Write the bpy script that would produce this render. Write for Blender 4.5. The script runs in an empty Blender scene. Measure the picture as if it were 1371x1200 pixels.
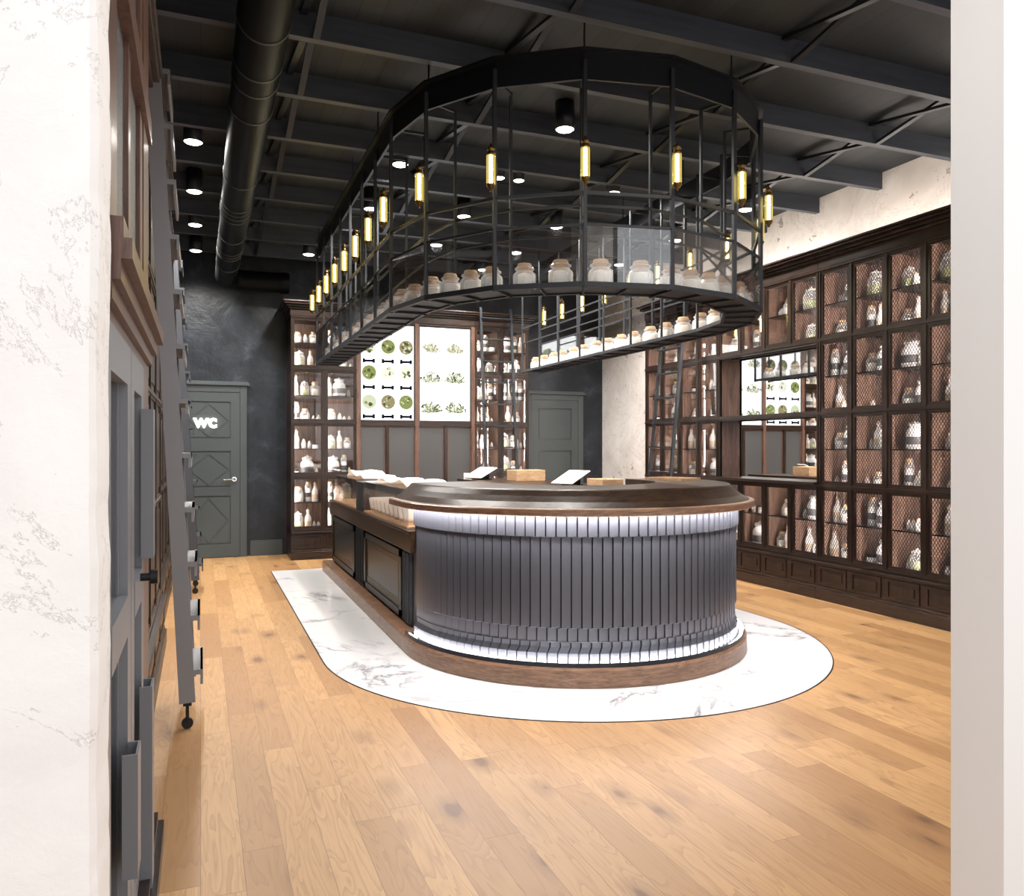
import bpy, bmesh, math, random
from mathutils import Vector, Matrix
random.seed(7)
PI = math.pi
SC = bpy.context.scene
COL = SC.collection
R = math.radians

# ------------------------------------------------------------------ materials
def mat(name, color=(.8, .8, .8), rough=.5, metal=0.0, emit=None, es=0.0, spec=.5):
    m = bpy.data.materials.new(name); m.use_nodes = True
    b = m.node_tree.nodes['Principled BSDF']
    b.inputs['Base Color'].default_value = (*color, 1)
    b.inputs['Roughness'].default_value = rough
    b.inputs['Metallic'].default_value = metal
    b.inputs['Specular IOR Level'].default_value = spec
    if emit:
        b.inputs['Emission Color'].default_value = (*emit, 1)
        b.inputs['Emission Strength'].default_value = es
    return m

class NT:
    """small node-graph helper"""
    def __init__(s, m):
        s.m = m; s.t = m.node_tree; s.b = s.t.nodes['Principled BSDF']
    def n(s, typ, **kw):
        x = s.t.nodes.new(typ)
        for k, v in kw.items(): setattr(x, k, v)
        return x
    def l(s, a, b): s.t.links.new(a, b)
    def coord(s, scale=(1, 1, 1), rot=(0, 0, 0)):
        c = s.n('ShaderNodeTexCoord'); mp = s.n('ShaderNodeMapping')
        mp.inputs['Scale'].default_value = scale; mp.inputs['Rotation'].default_value = rot
        s.l(c.outputs['Object'], mp.inputs['Vector']); return mp.outputs['Vector']
    def noise(s, v, scale=5, detail=4, rough=.5, dist=0):
        x = s.n('ShaderNodeTexNoise'); x.inputs['Scale'].default_value = scale
        x.inputs['Detail'].default_value = detail; x.inputs['Roughness'].default_value = rough
        x.inputs['Distortion'].default_value = dist
        s.l(v, x.inputs['Vector']); return x.outputs['Fac']
    def ramp(s, f, stops):
        x = s.n('ShaderNodeValToRGB'); e = x.color_ramp.elements
        while len(e) < len(stops): e.new(.5)
        for k, (p, c) in enumerate(stops):
            e[k].position = p; e[k].color = (*c, 1) if len(c) == 3 else c
        s.l(f, x.inputs['Fac']); return x.outputs['Color']
    def math(s, op, a, b=None, c=None):
        x = s.n('ShaderNodeMath', operation=op)
        for k, v in enumerate((a, b, c)):
            if v is None: continue
            if isinstance(v, (int, float)): x.inputs[k].default_value = v
            else: s.l(v, x.inputs[k])
        return x.outputs[0]
    def mix(s, f, a, b, blend='MIX'):
        x = s.n('ShaderNodeMix', data_type='RGBA', blend_type=blend)
        if isinstance(f, (int, float)): x.inputs[0].default_value = f
        else: s.l(f, x.inputs[0])
        for k, v in ((6, a), (7, b)):
            if isinstance(v, tuple): x.inputs[k].default_value = (*v, 1)
            else: s.l(v, x.inputs[k])
        return x.outputs[2]
    def bump(s, h, strength=.3, dist=.01):
        x = s.n('ShaderNodeBump'); x.inputs['Strength'].default_value = strength
        x.inputs['Distance'].default_value = dist
        s.l(h, x.inputs['Height']); s.l(x.outputs['Normal'], s.b.inputs['Normal'])
    def base(s, c): s.l(c, s.b.inputs['Base Color'])

def wood(name, dark, light, scale=(14, 14, 1.2), rough=.35, contrast=(.35, .68)):
    m = mat(name, dark, rough); g = NT(m)
    v = g.coord(scale)
    f = g.noise(v, 2.2, 6, .6, 1.4)
    fine = g.noise(g.coord(tuple(a * 7 for a in scale)), 2, 3, .6)
    f2 = g.math('ADD', f, g.math('MULTIPLY', g.math('SUBTRACT', fine, .5), .25))
    g.base(g.ramp(f2, [(contrast[0], dark), (contrast[1], light)]))
    g.bump(fine, .12, .002)
    return m

def glass_thin(name, tint=(1, 1, 1), clear=.88, rough=.02):
    m = bpy.data.materials.new(name); m.use_nodes = True
    t = m.node_tree; t.nodes.clear()
    o = t.nodes.new('ShaderNodeOutputMaterial'); mx = t.nodes.new('ShaderNodeMixShader')
    tr = t.nodes.new('ShaderNodeBsdfTransparent'); gl = t.nodes.new('ShaderNodeBsdfGlossy')
    fr = t.nodes.new('ShaderNodeLayerWeight'); fr.inputs['Blend'].default_value = .25
    mr = t.nodes.new('ShaderNodeMath'); mr.operation = 'MULTIPLY_ADD'
    mr.inputs[1].default_value = .5; mr.inputs[2].default_value = 1 - clear
    tr.inputs['Color'].default_value = (*tint, 1); gl.inputs['Roughness'].default_value = rough
    t.links.new(fr.outputs['Fresnel'], mr.inputs[0]); t.links.new(mr.outputs[0], mx.inputs[0])
    t.links.new(tr.outputs[0], mx.inputs[1]); t.links.new(gl.outputs[0], mx.inputs[2])
    t.links.new(mx.outputs[0], o.inputs[0]); return m

def milky_glass(name, color, clear, rough=.08):
    m = bpy.data.materials.new(name); m.use_nodes = True
    t = m.node_tree; b = t.nodes['Principled BSDF']; o = t.nodes['Material Output']
    b.inputs['Base Color'].default_value = (*color, 1); b.inputs['Roughness'].default_value = rough
    b.inputs['Specular IOR Level'].default_value = .8
    tr = t.nodes.new('ShaderNodeBsdfTransparent'); mx = t.nodes.new('ShaderNodeMixShader')
    lw = t.nodes.new('ShaderNodeLayerWeight'); lw.inputs['Blend'].default_value = .35
    ma = t.nodes.new('ShaderNodeMath'); ma.operation = 'MULTIPLY_ADD'
    ma.inputs[1].default_value = .75; ma.inputs[2].default_value = 1 - clear; ma.use_clamp = True
    t.links.new(lw.outputs['Facing'], ma.inputs[0]); t.links.new(ma.outputs[0], mx.inputs[0])
    t.links.new(tr.outputs[0], mx.inputs[1]); t.links.new(b.outputs[0], mx.inputs[2])
    t.links.new(mx.outputs[0], o.inputs[0]); return m

def emission(name, color, s):
    m = bpy.data.materials.new(name); m.use_nodes = True
    t = m.node_tree; t.nodes.clear()
    o = t.nodes.new('ShaderNodeOutputMaterial'); e = t.nodes.new('ShaderNodeEmission')
    e.inputs[0].default_value = (*color, 1); e.inputs[1].default_value = s
    t.links.new(e.outputs[0], o.inputs[0]); return m

M = {}
M['walnut'] = wood('walnut', (.009, .0055, .0045), (.038, .020, .0135), (14, 14, 1.3), .3)
M['walnut_h'] = wood('walnut_rail', (.009, .0055, .0045), (.042, .022, .015), (1.6, 1.6, 16), .3)
M['walnut_left'] = wood('smoked_oak', (.018, .011, .008), (.07, .042, .029), (14, 14, 1.3), .4)
M['reddish'] = wood('red_brown_wood', (.075, .038, .028), (.17, .092, .066), (16, 16, 1.5), .35)
M['niche'] = wood('niche_wood', (.19, .12, .092), (.38, .25, .195), (14, 14, 1.3), .45)
M['bar_wood'] = wood('bar_walnut', (.010, .006, .004), (.055, .028, .016), (3.5, 3.5, 16), .33, (.3, .7))
M['bar_wood'].node_tree.nodes['Principled BSDF'].inputs['Specular IOR Level'].default_value = .22
M['plinth_wood'] = wood('plinth_walnut', (.14, .075, .045), (.32, .185, .115), (3, 3, 22), .3)
M['oakbox'] = wood('light_oak', (.42, .25, .13), (.60, .40, .24), (3, 16, 16), .5)
M['cork'] = mat('cork', (.55, .36, .21), .85)
M['black_metal'] = mat('black_metal', (.022, .024, .03), .38, .6)
M['steel_dark'] = mat('dark_steel', (.020, .022, .028), .55, .3)
M['grey_paint'] = mat('grey_painted_metal', (.085, .09, .105), .4, .2)
M['grey_light'] = mat('grey_painted_door', (.20, .205, .225), .4, .15)
M['ladder'] = mat('ladder_paint', (.25, .25, .27), .42, .05)
M['ladder_far'] = mat('ladder_black', (.03, .033, .04), .4, .4)
M['slat'] = mat('slat_metal', (.105, .113, .138), .33, .6)
M['chrome'] = mat('chrome', (.8, .8, .82), .12, 1)
M['brass'] = mat('aged_brass', (.16, .10, .04), .3, .9)
M['panel_grey'] = mat('grey_panel', (.07, .068, .068), .45, .1)
M['panel_dark'] = mat('dark_panel', (.012, .014, .02), .35, .2)
M['door_green'] = mat('door_paint', (.062, .074, .078), .42)
M['mirror'] = mat('mirror_silver', (.92, .92, .92), .01, 1)
M['paper'] = mat('white_paper', (.85, .84, .82), .6)
M['black_ink'] = mat('black_print', (.01, .01, .01), .5)
M['white_ceramic'] = mat('white_ceramic', (.86, .84, .82), .25)
M['contents_cream'] = mat('cream_contents', (.95, .89, .82), .8)
M['contents_white'] = mat('white_contents', (.86, .84, .82), .7)
M['contents_green'] = mat('herb_contents', (.32, .36, .12), .8)
M['contents_brown'] = mat('spice_contents', (.40, .22, .10), .8)
M['print_tan'] = mat('tan_label', (.42, .33, .24), .6)
M['print_dark'] = mat('dark_label', (.06, .06, .065), .5)
M['rubber'] = mat('black_rubber', (.01, .01, .01), .6)
M['glass'] = glass_thin('clear_glass', (1, 1, 1), .95)
M['glass_rack'] = glass_thin('rack_glass', (.96, .97, .98), .90, .01)
M['glass_case'] = glass_thin('case_glass', (1, .97, .95), .92)
M['jar_clear'] = milky_glass('jar_glass', (.94, .93, .92), .84)
M['jar_white'] = milky_glass('milk_glass', (.80, .78, .77), .35, .12)
m = glass_thin('amber_glass', (1, .86, .35), .90); M['amber_glass'] = m
_t = m.node_tree; _o = _t.nodes['Material Output']; _l = _o.inputs[0].links[0].from_socket
_e = _t.nodes.new('ShaderNodeEmission'); _e.inputs[0].default_value = (.80, .62, .16, 1); _e.inputs[1].default_value = .9
_x = _t.nodes.new('ShaderNodeMixShader'); _x.inputs[0].default_value = .55
_t.links.new(_l, _x.inputs[1]); _t.links.new(_e.outputs[0], _x.inputs[2]); _t.links.new(_x.outputs[0], _o.inputs[0])
M['led'] = emission('shelf_led', (1, .89, .81), 135)
M['led_case'] = emission('case_led', (1, .9, .8), 45)
M['led_bar'] = emission('bar_led', (1, .93, .90), 165)
M['filament'] = emission('filament', (1, .88, .62), 62)
M['lamp_white'] = emission('spot_lens', (1, .97, .88), 14)
M['lightbox'] = emission('lightbox_face', (1, 1, .99), 2.3)
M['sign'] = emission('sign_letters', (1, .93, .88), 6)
for k, c in (('print_g1', (.24, .28, .09)), ('print_g2', (.58, .62, .42)), ('print_g3', (.08, .10, .04)), ('print_g4', (.78, .77, .66)), ('print_g5', (.30, .25, .14))):
    M[k] = emission(k, c, 1.1)
M['print_black'] = emission('print_black', (.01, .012, .02), 1)

# plaster white
def plaster(name, base, dirt, speck, spec_thr=.68, bump=.35, rough=.75):
    m = mat(name, base, rough); g = NT(m)
    v = g.coord((1, 1, 1))
    n1 = g.noise(v, 1.7, 8, .65, .6)
    n2 = g.noise(v, 9, 6, .7, .3)
    c = g.ramp(n1, [(.38, base), (.66, dirt)])
    lo = g.noise(v, 2.1, 3, .5)
    s = g.math('MULTIPLY', g.math('GREATER_THAN', n2, spec_thr), g.math('GREATER_THAN', lo, .5))
    n3 = g.noise(v, .9, 9, .72, 1.8)
    vein = g.math('LESS_THAN', g.math('ABSOLUTE', g.math('SUBTRACT', n3, .5)), .0035)
    c = g.mix(g.math('MULTIPLY', s, .75), c, speck)
    c = g.mix(g.math('MULTIPLY', vein, .45), c, speck)
    g.base(c); g.bump(n2, bump, .01)
    return m
M['plaster'] = plaster('white_plaster', (.86, .845, .84), (.78, .755, .75), (.30, .27, .25), .70)
M['plaster_old'] = plaster('stained_plaster', (.84, .80, .785), (.68, .62, .59), (.25, .21, .19), .62)
M['pier'] = mat('pier_paint', (.82, .81, .81), .6)
m = mat('charcoal_plaster', (.02, .024, .032), .38); g = NT(m); v = g.coord()
n = g.noise(v, 2.6, 8, .7, .3)
g.base(g.ramp(n, [(.40, (.008, .011, .017)), (.56, (.018, .024, .034)), (.72, (.05, .062, .084))]))
g.bump(n, .5, .03); M['charcoal'] = m
# ceiling boards
m = mat('ceiling_boards', (.02, .02, .018), .6); g = NT(m)
c = g.n('ShaderNodeTexCoord'); sp = g.n('ShaderNodeSeparateXYZ'); g.l(c.outputs['Object'], sp.inputs[0])
ix = g.math('FLOOR', g.math('DIVIDE', sp.outputs[0], .14))
wn = g.n('ShaderNodeTexWhiteNoise', noise_dimensions='1D'); g.l(ix, wn.inputs['W'])
col = g.ramp(wn.outputs['Value'], [(0, (.011, .0145, .018)), (.8, (.018, .022, .026)), (1, (.025, .029, .026))])
gap = g.math('LESS_THAN', g.math('FRACT', g.math('DIVIDE', sp.outputs[0], .14)), .05)
g.base(g.mix(gap, col, (.006, .006, .006))); M['ceil'] = m
m = mat('beam_paint', (.05, .054, .062), .5); g = NT(m)
n = g.noise(g.coord((.7, 8, 8)), 3, 5, .6)
g.base(g.ramp(n, [(.3, (.032, .038, .050)), (.7, (.055, .063, .080))])); M['beam'] = m
m = mat('duct_metal', (.008, .009, .008), .28, .5); M['duct'] = m; m.node_tree.nodes['Principled BSDF'].inputs['Base Color'].default_value = (.004, .005, .005, 1); m.node_tree.nodes['Principled BSDF'].inputs['Specular IOR Level'].default_value = .08; m.node_tree.nodes['Principled BSDF'].inputs['Metallic'].default_value = 0; m.node_tree.nodes['Principled BSDF'].inputs['Roughness'].default_value = .42
M['duct_ring'] = mat('duct_ring', (.06, .06, .055), .35, .3)
# marble
m = mat('white_marble', (.86, .86, .86), .12); g = NT(m); v = g.coord((1, 1, 1), (0, 0, .5))
a = g.noise(v, 1.1, 8, .62, 1.1)
line = g.math('ABSOLUTE', g.math('SUBTRACT', a, .5))
b_ = g.noise(v, 1.4, 3, .5)
vc = g.ramp(line, [(0, (.25, .25, .27)), (.014, (.58, .58, .60)), (.045, (.76, .76, .77))])
msk = g.ramp(b_, [(.42, (0, 0, 0)), (.58, (1, 1, 1))])
g.base(g.mix(msk, (.76, .76, .77), vc)); M['marble'] = m
# oak floor planks running along Y
m = mat('oak_planks', (.6, .4, .2), .50); g = NT(m)
c = g.n('ShaderNodeTexCoord'); sp = g.n('ShaderNodeSeparateXYZ'); g.l(c.outputs['Object'], sp.inputs[0])
W, L = .135, 1.5
xs = g.math('DIVIDE', sp.outputs[0], W); ix = g.math('FLOOR', xs)
w1 = g.n('ShaderNodeTexWhiteNoise', noise_dimensions='1D'); g.l(ix, w1.inputs['W'])
ys = g.math('ADD', g.math('DIVIDE', sp.outputs[1], L), g.math('MULTIPLY', w1.outputs['Value'], 7.3)); iy = g.math('FLOOR', ys)
cb = g.n('ShaderNodeCombineXYZ'); g.l(ix, cb.inputs[0]); g.l(iy, cb.inputs[1])
w2 = g.n('ShaderNodeTexWhiteNoise', noise_dimensions='3D'); g.l(cb.outputs[0], w2.inputs['Vector'])
pid = w2.outputs['Value']
cc = g.n('ShaderNodeCombineXYZ')
g.l(g.math('MULTIPLY', sp.outputs[0], 9), cc.inputs[0]); g.l(g.math('MULTIPLY', sp.outputs[1], 1.1), cc.inputs[1]); g.l(g.math('MULTIPLY', pid, 37), cc.inputs[2])
rings = g.noise(cc.outputs[0], 1.3, 2, .5, .8)
saw = g.math('FRACT', g.math('MULTIPLY', rings, 9))
cf = g.n('ShaderNodeCombineXYZ')
g.l(g.math('MULTIPLY', sp.outputs[0], 120), cf.inputs[0]); g.l(g.math('MULTIPLY', sp.outputs[1], 5), cf.inputs[1]); g.l(g.math('MULTIPLY', pid, 11), cf.inputs[2])
fine = g.noise(cf.outputs[0], 1, 3, .6)
basec = g.ramp(pid, [(0, (.30, .155, .060)), (.35, (.385, .215, .088)), (.7, (.43, .245, .103)), (1, (.49, .29, .128))])
c1 = g.mix(g.math('MULTIPLY', g.math('POWER', saw, 3), .55), basec, (.24, .11, .04))
c2 = g.mix(g.math('MULTIPLY', g.math('GREATER_THAN', fine, .56), .32), c1, (.34, .18, .08))
ck = g.n('ShaderNodeCombineXYZ')
g.l(g.math('MULTIPLY', sp.outputs[0], 3.6), ck.inputs[0]); g.l(g.math('MULTIPLY', sp.outputs[1], 1.9), ck.inputs[1]); g.l(g.math('MULTIPLY', pid, 5), ck.inputs[2])
vk = g.n('ShaderNodeTexVoronoi'); vk.inputs['Scale'].default_value = 1.0; g.l(ck.outputs[0], vk.inputs['Vector'])
kd = g.math('ADD', vk.outputs['Distance'], g.math('MULTIPLY', g.math('SUBTRACT', rings, .5), .25))
knot = g.ramp(kd, [(.05, (1, 1, 1)), (.10, (.5, .5, .5)), (.27, (0, 0, 0))])
c3 = g.mix(g.math('MULTIPLY', knot, .85), c2, (.12, .05, .02))
fx = g.math('FRACT', xs); fy = g.math('FRACT', ys)
seam = g.math('MAXIMUM', g.math('LESS_THAN', fx, .018), g.math('LESS_THAN', fy, .0022))
g.base(g.mix(g.math('MULTIPLY', seam, .7), c3, (.16, .08, .035)))
g.bump(fine, .08, .002); M['floor'] = m
# leather-like dark texture glass
m = mat('ribbed_grey', (.10, .10, .11), .45); g = NT(m)
n = g.noise(g.coord(), 140, 2, .5); g.base(g.ramp(n, [(.4, (.03, .03, .036)), (.65, (.12, .12, .135))])); M['textured'] = m

# ------------------------------------------------------------------ geometry
def V(*a): return Vector(a)
class G:
    """collects shapes in world coordinates"""
    def __init__(s): s.v = []; s.f = []; s.m = []; s.sm = []
    def add(s, vs, fs, mi=0, smooth=False):
        o = len(s.v); s.v += [tuple(a) for a in vs]
        for f in fs: s.f.append(tuple(i + o for i in f)); s.m.append(mi); s.sm.append(smooth)
        return s
    def box(s, a, b, mi=0, xf=None):
        x0, x1 = sorted((a[0], b[0])); y0, y1 = sorted((a[1], b[1])); z0, z1 = sorted((a[2], b[2]))
        vs = [(x0,y0,z0),(x1,y0,z0),(x1,y1,z0),(x0,y1,z0),(x0,y0,z1),(x1,y0,z1),(x1,y1,z1),(x0,y1,z1)]
        if xf: vs = [tuple(xf @ Vector(p)) for p in vs]
        return s.add(vs, [(0,3,2,1),(4,5,6,7),(0,1,5,4),(1,2,6,5),(2,3,7,6),(3,0,4,7)], mi)
    def bar(s, p, q, w, h=None, mi=0, up=(0, 0, 1)):
        """rectangular bar from p to q, width w, height h"""
        p = Vector(p); q = Vector(q); h = h or w; d = (q - p).normalized(); u = Vector(up)
        if abs(d.dot(u)) > .99: u = Vector((0, 1, 0))
        a = d.cross(u).normalized(); b = a.cross(d).normalized()
        vs = [p + a*sx*w/2 + b*sy*h/2 for sx, sy in ((-1,-1),(1,-1),(1,1),(-1,1))] + [q + a*sx*w/2 + b*sy*h/2 for sx, sy in ((-1,-1),(1,-1),(1,1),(-1,1))]
        return s.add(vs, [(3,2,1,0),(4,5,6,7),(0,1,5,4),(1,2,6,5),(2,3,7,6),(3,0,4,7)], mi)
    def tube(s, pts, r, n=10, mi=0, cap=True):
        pts = [Vector(p) for p in pts]; rings = []; prev = None
        for i, p in enumerate(pts):
            d = ((pts[min(i+1, len(pts)-1)] - pts[max(i-1, 0)])).normalized()
            u = Vector((0, 0, 1)) if abs(d.z) < .95 else Vector((1, 0, 0))
            a = prev if prev is not None and abs(prev.dot(d)) < .9 else d.cross(u)
            a = (a - d * a.dot(d)).normalized(); prev = a; b = d.cross(a)
            rr = r[i] if isinstance(r, (list, tuple)) else r
            rings.append([p + (a*math.cos(2*PI*k/n) + b*math.sin(2*PI*k/n))*rr for k in range(n)])
        vs = [v for q in rings for v in q]; fs = []
        for i in range(len(pts)-1):
            for k in range(n):
                fs.append((i*n+k, i*n+(k+1) % n, (i+1)*n+(k+1) % n, (i+1)*n+k))
        s.add(vs, fs, mi, True)
        if cap:
            s.add(rings[0], [tuple(reversed(range(n)))], mi); s.add(rings[-1], [tuple(range(n))], mi)
        return s
    def lathe(s, prof, c=(0, 0, 0), n=16, mi=0, open_=False):
        c = Vector(c); vs = []; fs = []
        for r, z in prof:
            for k in range(n): vs.append(c + Vector((r*math.cos(2*PI*k/n), r*math.sin(2*PI*k/n), z)))
        for i in range(len(prof)-1):
            for k in range(n): fs.append((i*n+k, i*n+(k+1) % n, (i+1)*n+(k+1) % n, (i+1)*n+k))
        s.add(vs, fs, mi, True)
        if prof[0][0] > 1e-4 and not open_: s.add(vs[:n], [tuple(reversed(range(n)))], mi)
        if prof[-1][0] > 1e-4 and not open_: s.add(vs[-n:], [tuple(range(n))], mi)
        return s
    def sweep(s, path, prof, mi=0, smooth=False, closed=True):
        """path: list of (centre point, outward unit); prof: list of (offset along outward, z)"""
        n = len(prof); vs = []
        for c, o in path:
            for r, z in prof: vs.append((c[0] + o[0]*r, c[1] + o[1]*r, z))
        fs = []
        for i in range(len(path)-1):
            for k in range(n if closed else n-1):
                fs.append((i*n+k, (i+1)*n+k, (i+1)*n+(k+1) % n, i*n+(k+1) % n))
        s.add(vs, fs, mi, smooth)
        if closed:
            s.add(vs[:n], [tuple(range(n))], mi); s.add(vs[-n:], [tuple(reversed(range(n)))], mi)
        return s
    def prism(s, poly, z0, z1, mi=0):
        n = len(poly); vs = [(x, y, z0) for x, y in poly] + [(x, y, z1) for x, y in poly]
        fs = [tuple(reversed(range(n))), tuple(range(n, 2*n))] + [(k, (k+1) % n, n+(k+1) % n, n+k) for k in range(n)]
        return s.add(vs, fs, mi)
    def mesh(s, name, mats, origin=(0, 0, 0), fix=True):
        me = bpy.data.meshes.new(name); o = Vector(origin)
        me.from_pydata([tuple(Vector(v) - o) for v in s.v], [], s.f)
        for m_ in (mats if isinstance(mats, (list, tuple)) else [mats]): me.materials.append(m_)
        me.polygons.foreach_set('material_index', s.m); me.polygons.foreach_set('use_smooth', s.sm)
        if fix:
            bm = bmesh.new(); bm.from_mesh(me); bmesh.ops.recalc_face_normals(bm, faces=bm.faces); bm.to_mesh(me); bm.free()
        me.update(); return me

ORG = {}
def link(o, parent=None):
    COL.objects.link(o)
    if parent: o.parent = parent
    return o
def thing(name, label, cat, loc=(0, 0, 0), group=None, kind=None):
    o = bpy.data.objects.new(name, None); o.empty_display_size = .1; link(o); o.location = loc
    if kind: o['kind'] = kind
    if label: o['label'] = label
    if cat: o['category'] = cat
    if group: o['group'] = group
    ORG[o.name] = Vector(loc); return o
def part(name, g, m, parent, label=None, fix=True):
    org = ORG[parent.name]
    me = g.mesh(name, m, org, fix) if isinstance(g, G) else g
    o = bpy.data.objects.new(name, me); link(o, parent); ORG[o.name] = org
    if label: o['label'] = label
    return o
def solo(name, g, m, label, cat, loc=(0, 0, 0), group=None, kind=None, fix=True):
    o = bpy.data.objects.new(name, g.mesh(name, m, loc, fix)); link(o); o.location = loc
    if kind: o['kind'] = kind
    if label: o['label'] = label
    if cat: o['category'] = cat
    if group: o['group'] = group
    ORG[o.name] = Vector(loc); return o
def struct(name, g, m): return solo(name, g, m, None, None, kind='structure')
def copy_tree(o, parent=None):
    c = o.copy(); COL.objects.link(c)
    if parent: c.parent = parent
    for ch in list(o.children): copy_tree(ch, c)
    return c
def bevel(o, w=.004, seg=2):
    b = o.modifiers.new('bevel', 'BEVEL'); b.width = w; b.segments = seg; b.limit_method = 'ANGLE'; return o

# ------------------------------------------------------------------ the room
XR, YB, XL = 5.75, 10.75, -.65
ZC = 3.9
CX, CY = 2.54, 5.24          # centre of the rounded end of the bar
struct('floor', G().box((-3.5, -2.5, -.1), (XR + .2, YB + .2, 0)), M['floor'])
struct('ceiling', G().box((XL - .2, 1.64, ZC), (XR + .2, YB + .2, ZC + .12)), M['ceil'])
struct('wall_back', G().box((XL, YB, 0), (XR + .2, YB + .2, ZC)), M['charcoal'])
struct('wall_right', G().box((XR, 1.64, 0), (XR + .2, YB, ZC)), M['plaster_old'])
struct('wall_left', G().box((XL - .2, 1.64, 0), (XL, YB + .2, ZC)), M['charcoal'])
# wall between the camera's hall and the shop, with a wide opening and added, unseen shop windows
YF0, YF1 = 1.475, 1.635
def jag_wall():
    # left piece with an irregular hand-plastered edge at the opening
    g = G(); n = 120; rng = random.Random(3)
    prof = []
    off = 0
    for i in range(n + 1):
        z = 4.0*i/n; off = off*.72 + rng.uniform(-.0022, .0022)
        prof.append((z, off))
    vs = []; fs = []
    for z, o in prof:
        vs += [(-3.2, YF0, z), (-.172 + o*.4, YF0, z), (-.162 + o, YF0 + .012, z), (-.158 + o*.8, YF1, z), (-3.2, YF1, z)]
    for i in range(n):
        for k in range(5):
            fs.append((i*5+k, i*5+(k+1) % 5, (i+1)*5+(k+1) % 5, (i+1)*5+k))
    g.add(vs, fs); g.add(vs[:5], [(0,1,2,3,4)]); g.add(vs[-5:], [(0,1,2,3,4)])
    return g
struct('wall_front', jag_wall(), M['plaster'])
struct('trim_1', G().box((2.0, YF0, 0), (2.45, YF1, 4.0)), M['pier'])
g = G().box((2.45, YF0, 0), (5.95, YF1, .25)).box((2.45, YF0, 3.55), (5.95, YF1, 4.0)).box((5.7, YF0, .25), (5.95, YF1, 3.55)).box((-.165, YF0, 2.9), (2.0, YF1, 4.0))
struct('wall_front_header', g, M['pier'])
w = thing('added_window_1', None, None, (2.45, 1.55, .25), kind='structure')  # guessed window out of view, added to let daylight in
g = G()
for x in (2.47, 3.54, 4.61, 5.68): g.box((x-.025, 1.52, .25), (x+.025, 1.58, 3.55))
g.box((2.45, 1.52, .25), (5.7, 1.58, .30)).box((2.45, 1.52, 3.5), (5.7, 1.58, 3.55))
part('frame', g, M['black_metal'], w)
part('pane', G().box((2.47, 1.547, .3), (5.68, 1.553, 3.5)), M['glass'], w)

# ceiling joists + herringbone bridging
for n in range(-2, 10):
    y = 3.84 + .78*n
    if y < 1.7 or y > 10.7: continue
    g = G().box((XL, y, 3.75), (XR, y + .055, ZC))
    struct('trim_%d' % (20 + n), g, M['beam'])
k = 40
for n in range(-2, 8):
    y0 = 3.84 + .78*n + .055; y1 = 3.84 + .78*(n+1)
    if y0 < 1.7: continue
    g = G()
    for x in (.55, 1.8, 3.3, 4.8):
        g.bar((x, y0, 3.76), (x, y1, 3.885), .04, .02); g.bar((x+.07, y0, 3.885), (x+.07, y1, 3.76), .04, .02)
    struct('trim_%d' % k, g, M['black_metal']); k += 1
# baseboards on back wall
struct('baseboard_back', G().box((.60, YB-.02, 0), (1.0, YB, .20)).box((.60, YB-.026, 0), (1.0, YB, .17)).box((4.3, YB-.02, 0), (4.42, YB, .2)), M['door_green'])

# marble inlay: U-shaped slab flush with the planks
def upath(r, yl, yr, n=48, off=(0, 0)):
    """U path; returns (point on axis line, outward)"""
    p = [((CX, yl), (-1, 0))]
    if yl > CY: p.append(((CX, CY), (-1, 0)))
    for i in range(1, n):
        a = PI*i/n
        p.append(((CX, CY), (-math.cos(a), -math.sin(a))))
    p.append(((CX, CY), (1, 0)))
    if yr > CY: p.append(((CX, yr), (1, 0)))
    return p
pts = [(CX - 1.79, 9.3)] + [(CX - 1.79*math.cos(PI*i/72), CY - 1.79*math.sin(PI*i/72)) for i in range(73)] + [(CX + 1.79, 9.3)]
g = G().prism(pts, .0005, .003)
struct('floor_marble', g, M['marble'])
pr = [(1.79, .0004), (1.797, .0004), (1.797, .0036), (1.79, .0036)]
struct('trim_2', G().sweep(upath(0, 9.3, 9.3, 72), pr), M['black_metal'])

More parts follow.
